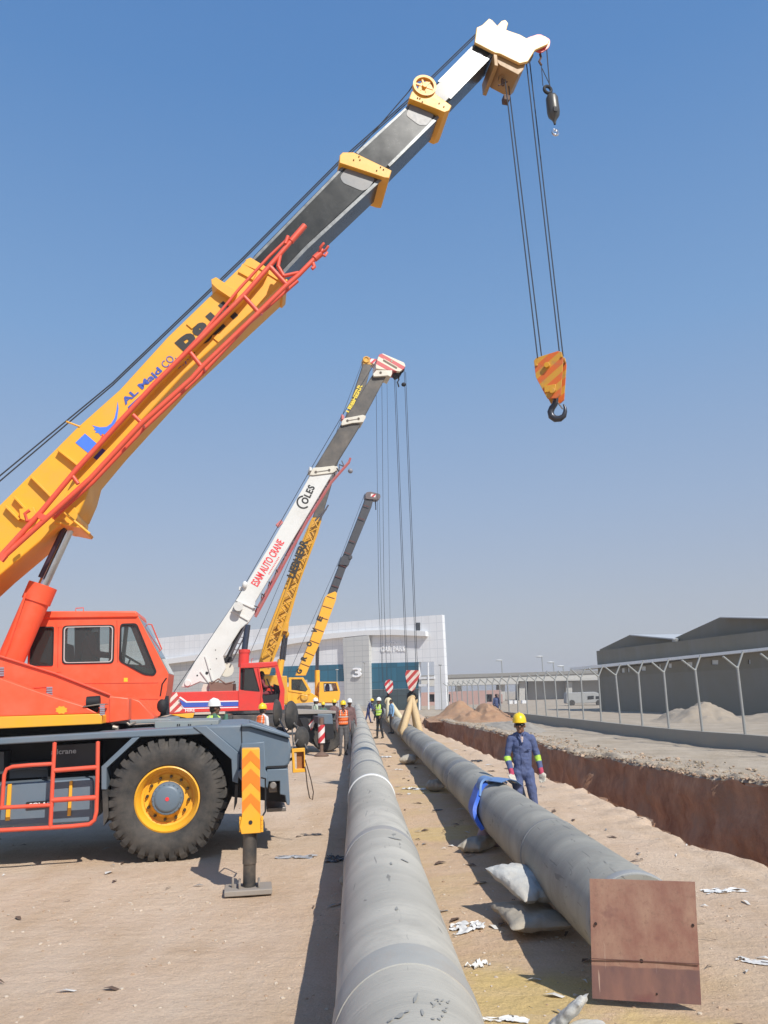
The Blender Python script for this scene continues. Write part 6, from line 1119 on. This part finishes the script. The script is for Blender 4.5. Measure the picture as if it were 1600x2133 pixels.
    el(hv(0, .045, -.01), (.07, .062, .08), 7)
    if top is not None and pose.get('open') is None and loose > 1:
        # open collar: folded lapels and pockets
        for s in (-1, 1): cap(V((.03*s, -.09, 1.47)), V((.012*s, -.125, 1.36)), .014, .010, 1); cap(V((.06*s, -.03, 1.50)), V((.03*s, -.09, 1.475)), .016, .014, 1); cap(V((.055*s, -.128, 1.27)), V((.12*s, -.10, 1.27)), .010, .010, 1)
        cap(V((0, -.108, 1.44)), V((0, -.118, 1.38)), .016, .010, 9); cap(V((0, -.137, 1.33)), V((0, -.128, 1.0)), .006, .006, 1)
    mb = MB()
    for a, b, ra, rb, t in prims: vs, fs = cone_p(a, b, ra, rb, 14); mb.add(vs, fs)
    for c, r, t in els: mb.ell(c, r, 18, 12)
    me = bpy.data.meshes.new('person_raw'); me.from_pydata(mb.v, [], mb.f); bmx = bmesh.new(); bmx.from_mesh(me); bmesh.ops.recalc_face_normals(bmx, faces=bmx.faces); bmx.to_mesh(me); bmx.free()
    ob = bpy.data.objects.new('tmp', me); S.collection.objects.link(ob); rm = ob.modifiers.new('r', 'REMESH'); rm.mode = 'VOXEL'; rm.voxel_size = vox; sm = ob.modifiers.new('s', 'SMOOTH'); sm.iterations = 3 if vox < .012 else 1; sm.factor = .5
    bpy.context.view_layer.update(); m2 = bpy.data.meshes.new_from_object(ob.evaluated_get(bpy.context.evaluated_depsgraph_get())); S.collection.objects.unlink(ob); bpy.data.objects.remove(ob)
    ml = [skin, top, trs, SHOE, GLOVE, BAND, CUFF, HAIR, EYE, WSHT if loose > 1 else skin]
    for m_ in ml: m2.materials.append(m_)
    import numpy as np
    np_n = len(m2.polygons); C = np.empty(np_n*3); m2.polygons.foreach_get('center', C); C = C.reshape(-1, 3); best = np.full(np_n, 9.); tg = np.zeros(np_n, int)
    for a, b, ra, rb, t in prims:
        a_ = np.array(a); d = np.array(b)-a_; u = np.clip(((C-a_)@d)/max(1e-9, d@d), 0, 1); s_ = np.linalg.norm(C-a_-u[:, None]*d, axis=1)-(ra+(rb-ra)*u)-(.006 if t in (5, 6) else .004 if t in (8, 9) else 0)
        k_ = s_ < best; best[k_] = s_[k_]; tg[k_] = t
    for c, r, t in els:
        s_ = (np.linalg.norm((C-np.array(c))/np.array(r), axis=1)-1)*min(r)-(.004 if t == 8 else 0); k_ = s_ < best; best[k_] = s_[k_]; tg[k_] = t
    tg = tg.tolist()
    for p in m2.polygons:
        t = tg[p.index]
        if t in (1,) and p.center.z < 1.02 and top is not trs and not pose.get('sit'): t = 2 if p.center.z < .99 and abs(p.center.x) < .2 else 1
        if t == 2 and top is trs: t = 1
        p.material_index = t
    m2.shade_smooth()
    ns = [V(v.normal) for v in m2.vertices]
    for v in m2.vertices:                          # cloth creases
        if v.co.z < 1.45: v.co += ns[v.index]*(.009*noise.noise(V((v.co.x*8, v.co.y*8, v.co.z*13)))+.005*noise.noise(V(v.co)*24))*(1 if vox < .012 else .8)
    root = thing('person', loc, label, 'person', group); root.rotation_euler.z = yaw; root.scale = (k, k, k)
    bo_ = bpy.data.objects.new('body', m2); S.collection.objects.link(bo_); bo_.parent = root
    def child(q, nm, m_, sm_=50):
        me = bpy.data.meshes.new(nm); me.from_pydata(q.v, [], q.f); me.materials.append(m_ if not isinstance(m_, list) else m_[0])
        if isinstance(m_, list):
            for x in m_[1:]: me.materials.append(x)
            for i, p in enumerate(me.polygons): p.material_index = q.m[i]
        b = bmesh.new(); b.from_mesh(me); bmesh.ops.recalc_face_normals(b, faces=b.faces); b.to_mesh(me); b.free(); me.shade_smooth(); me.set_sharp_from_angle(angle=R_(sm_))
        o = bpy.data.objects.new(nm, me); S.collection.objects.link(o); o.parent = root; return o
    if helmet:
        q = MB(); n_ = 28; prof = [(1.0, 0), (1.0, .015), (.97, .05), (.86, .09), (.65, .12), (.35, .137), (.02, .142)]
        vs = []
        for r, z in [(1.12, -.008), (1.14, 0)]+prof:
            for i in range(n_):
                a = 2*math.pi*i/n_; fr = 1.0
                if r > 1.05: fr = 1+.16*max(0, math.cos(a-math.pi*1.5))**1.5
                vs.append(hv(math.cos(a)*r*.105*(1 if r <= 1.05 else .96), .012+math.sin(a)*r*.128*fr, .045+z))
        m_ = len(vs)//n_; q.add(vs, [[j*n_+i, j*n_+(i+1) % n_, (j+1)*n_+(i+1) % n_, (j+1)*n_+i] for j in range(m_-1) for i in range(n_)])
        q.tube([hv(0, -.10, .105), hv(0, -.05, .165), hv(0, .03, .188), hv(0, .10, .155)], [.008, .014, .014, .008], 8); child(q, 'helmet', helmet)
    if glasses:
        q = MB(); q.tube([hv(-.075, -.05, .008), hv(-.055, -.092, .006), hv(0, -.105, .004), hv(.055, -.092, .006), hv(.075, -.05, .008)], [.006, .017, .012, .017, .006], 8); child(q, 'glasses', EYE)
    if vest:
        q = MB(); secs = [(x_, y_*.89, z_*.96) for x_, y_, z_ in [(1.0, .178, .140), (1.08, .176, .138), (1.10, .176, .138), (1.12, .178, .140), (1.22, .188, .146), (1.24, .190, .148), (1.27, .192, .150), (1.36, .196, .150), (1.42, .20, .14), (1.47, .17, .115), (1.495, .11, .085)]]
        n_ = 36; vs = []; off = (ch-V((0, .015, 1.27)))
        for z, rx, ry in secs:
            for i in range(n_): a = 2*math.pi*i/n_; t = (z-1.0)/.3; o_ = off*min(1, max(0, t)); vs.append(V((math.cos(a)*rx, .012+math.sin(a)*ry*1.02, z))+o_)
        for j in range(len(secs)-1):
            for i in range(n_):
                a = 2*math.pi*(i+.5)/n_; z = (secs[j][0]+secs[j+1][0])/2; c_, s_ = math.cos(a), math.sin(a)
                if z > 1.29 and abs(c_) > .88: continue
                if z > 1.36 and s_ < 0 and abs(c_) < .10+(z-1.36)*2.6: continue
                mi = 1 if (j in (1, 5) or (z > 1.24 and .50 < abs(c_) < .70)) else 0
                q.add([vs[j*n_+i], vs[j*n_+(i+1) % n_], vs[(j+1)*n_+(i+1) % n_], vs[(j+1)*n_+i]], [[0, 1, 2, 3]], mi)
        o = child(q, 'vest', [vest, SILV], 60); sd_ = o.modifiers.new('solid', 'SOLIDIFY'); sd_.thickness = .008; sd_.offset = 1
    return root
G_ = 'workers on the site'
def at(x, y, z=0.0): p = onz(x, y, z); return (p.x, p.y, z)
person((1.93, 12.0, -.05), R_(-4), 1.66, 'man in blue coveralls, yellow helmet and cream gloves standing behind the blue sling', (COV, COV, SKIN), HELY, pose={'ell': (.27, .03, 1.15), 'elr': (-.27, .02, 1.14), 'wrl': (.31, -.05, .93), 'wrr': (-.22, -.13, .93), 'knl': (.15, -.02, .50), 'anl': (.21, -.01, .09), 'knr': (-.13, .0, .50), 'anr': (-.15, .03, .09), 'head': (-.015, -.03, 1.62)}, vox=.0075, gloves=True, bands=True, glasses=True, facedir=R_(-6), group=G_)
person(at(716, 1573), R_(8), 1.72, 'man in orange vest and grey trousers walking along the left side of the foreground pipe', (SHK, TRG, SKIN), HELY, VESTO, pose={'anl': (.08, .08, .09), 'knl': (.09, .0, .50), 'anr': (-.13, -.06, .09), 'knr': (-.11, -.05, .5), 'elr': (-.25, .03, 1.14), 'wrr': (-.25, -.04, .88)}, vox=.013, group=G_)
person(at(791, 1538), R_(-35), 1.74, 'man in lime vest, black clothes and white helmet between the two pipes', (SHB, TRB, SKIN2), HELW, VESTG, pose={'wrl': (.22, -.16, .98), 'anl': (.16, .05, .09), 'anr': (-.14, -.02, .09)}, vox=.014, group=G_)
person(at(1036, 1497), R_(170), 1.72, 'distant man in blue coveralls seen from behind near the soil heap', (COV, COV, SKIN2), None, pose={'wrr': (-.27, -.03, .9)}, vox=.018, group=G_)
person(at(768, 1506), R_(75), 1.68, 'distant worker in navy clothes and yellow helmet bending beside the foreground pipe', (NAV, NAV, SKIN2), HELY, pose={'neck': (0, -.22, 1.40), 'head': (0, -.30, 1.50), 'chest': (0, -.10, 1.2), 'shl': (.18, -.16, 1.33), 'shr': (-.18, -.16, 1.33), 'ell': (.22, -.25, 1.08), 'elr': (-.22, -.25, 1.08), 'wrl': (.2, -.4, .95), 'wrr': (-.2, -.4, .95), 'anl': (.12, -.12, .09), 'anr': (-.12, .22, .09), 'knr': (-.1, .1, .5)}, vox=.018, group=G_)
person((onY(728, 1462, 30.5).x, 30.5, 0), R_(15), 1.76, 'man in white helmet mostly hidden behind the orange vest worker', (SHK, TRG, SKIN), HELW, vox=.018, group=G_)
person(at(697, 1545, 0), R_(200), 1.72, 'man in plaid shirt and yellow helmet beside the rear of the second crane', (SHK, TRB, SKIN2), HELY, vox=.018, group=G_)
person((-3.25, 36.0, 0.03), R_(120), 1.76, 'man in pale green shirt and white helmet behind the second crane deck', (SHP, TRB, SKIN2), HELW, vox=.018, group=G_)
person((-3.05, 37.6, 0), R_(190), 1.60, 'man in green shirt and yellow helmet right of the pale green shirt', (SHG, TRB, SKIN2), HELY, vox=.018, group=G_)
person(at(-1, 0) if False else (onY(446, 1500, 17.0).x, 17.0, .02), R_(120), 1.88, 'man in lime vest and white helmet, hand at his face, behind the nearest crane', (SHG, TRG, SKIN2), HELW, VESTG, pose={'elr': (-.24, -.16, 1.22), 'wrr': (-.09, -.22, 1.48), 'ell': (.22, -.22, 1.20), 'wrl': (.10, -.26, 1.47)}, vox=.012, group=G_)
person((onY(547, 1500, 22.0).x, 22.0, 0), R_(145), 1.74, 'man in orange vest, white sleeves and yellow helmet before the red crane cab', (SHW, TRG, SKIN2), HELY, VESTO, vox=.014, group=G_)
person((.12, 40.6, 0), R_(-60), 1.66, 'worker in light blue shirt beside the farther sling', (LBL, TRG, SKIN2), None, vox=.02, group=G_)
SIT = {'hil': (.09, 0, .93), 'hir': (-.09, 0, .93), 'knl': (.11, -.42, .95), 'knr': (-.11, -.42, .95), 'anl': (.12, -.46, .55), 'anr': (-.12, -.46, .55), 'elr': (-.24, -.10, 1.18), 'ell': (.24, -.10, 1.18), 'wrl': (.16, -.36, 1.15), 'wrr': (-.16, -.36, 1.15), 'sit': 1}
def seated(P, yaw, label, mats, vox):
    p = dict(SIT); p.pop('sit'); r = person((P.x, P.y, P.z-.93), yaw, 1.7, label, mats, None, None, pose=p, vox=vox, group='crane operators'); return r
p_ = f.p(186, 1392, -2.25); seated(p_, R_(100), 'operator in brown clothes sitting in the cab of the nearest crane', (mat('brown_clothes', (.22, .10, .07), .9), TRB, SKIN), .016)
p_ = f2.p(545, 1443, s2_-.55); seated(p_, R_(102), 'operator in maroon clothes sitting in the open cab of the red crane', (SHM, SHM, SKIN2), .018)
p_ = f4.p(614, 1447, .45); seated(p_, R_(100), 'operator sitting in the yellow cab of the farthest crane', (SHW, TRB, SKIN2), .025)
# ------------------------------------------------------------------ dusty air
hz_ = MB(); hz_.box((0, 440, 8.0), (460, 0, 0), (0, 462, 0), (0, 0, 12.0)); ho = hz_.build('haze', [], smooth=0)
hm = bpy.data.materials.new('dusty_air'); hm.use_nodes = True; hn_ = hm.node_tree.nodes; hn_.remove(hn_['Principled BSDF']); pv = hn_.new('ShaderNodeVolumePrincipled')
pv.inputs['Color'].default_value = (.93, .94, .97, 1); pv.inputs['Density'].default_value = .0008; pv.inputs['Anisotropy'].default_value = .1
hm.node_tree.links.new(pv.outputs[0], [x for x in hn_ if x.type == 'OUTPUT_MATERIAL'][0].inputs['Volume']); ho.data.materials.append(hm); tag(ho, kind='stuff', label='thin dusty haze over the whole site')
S.cycles.volume_max_steps = 64
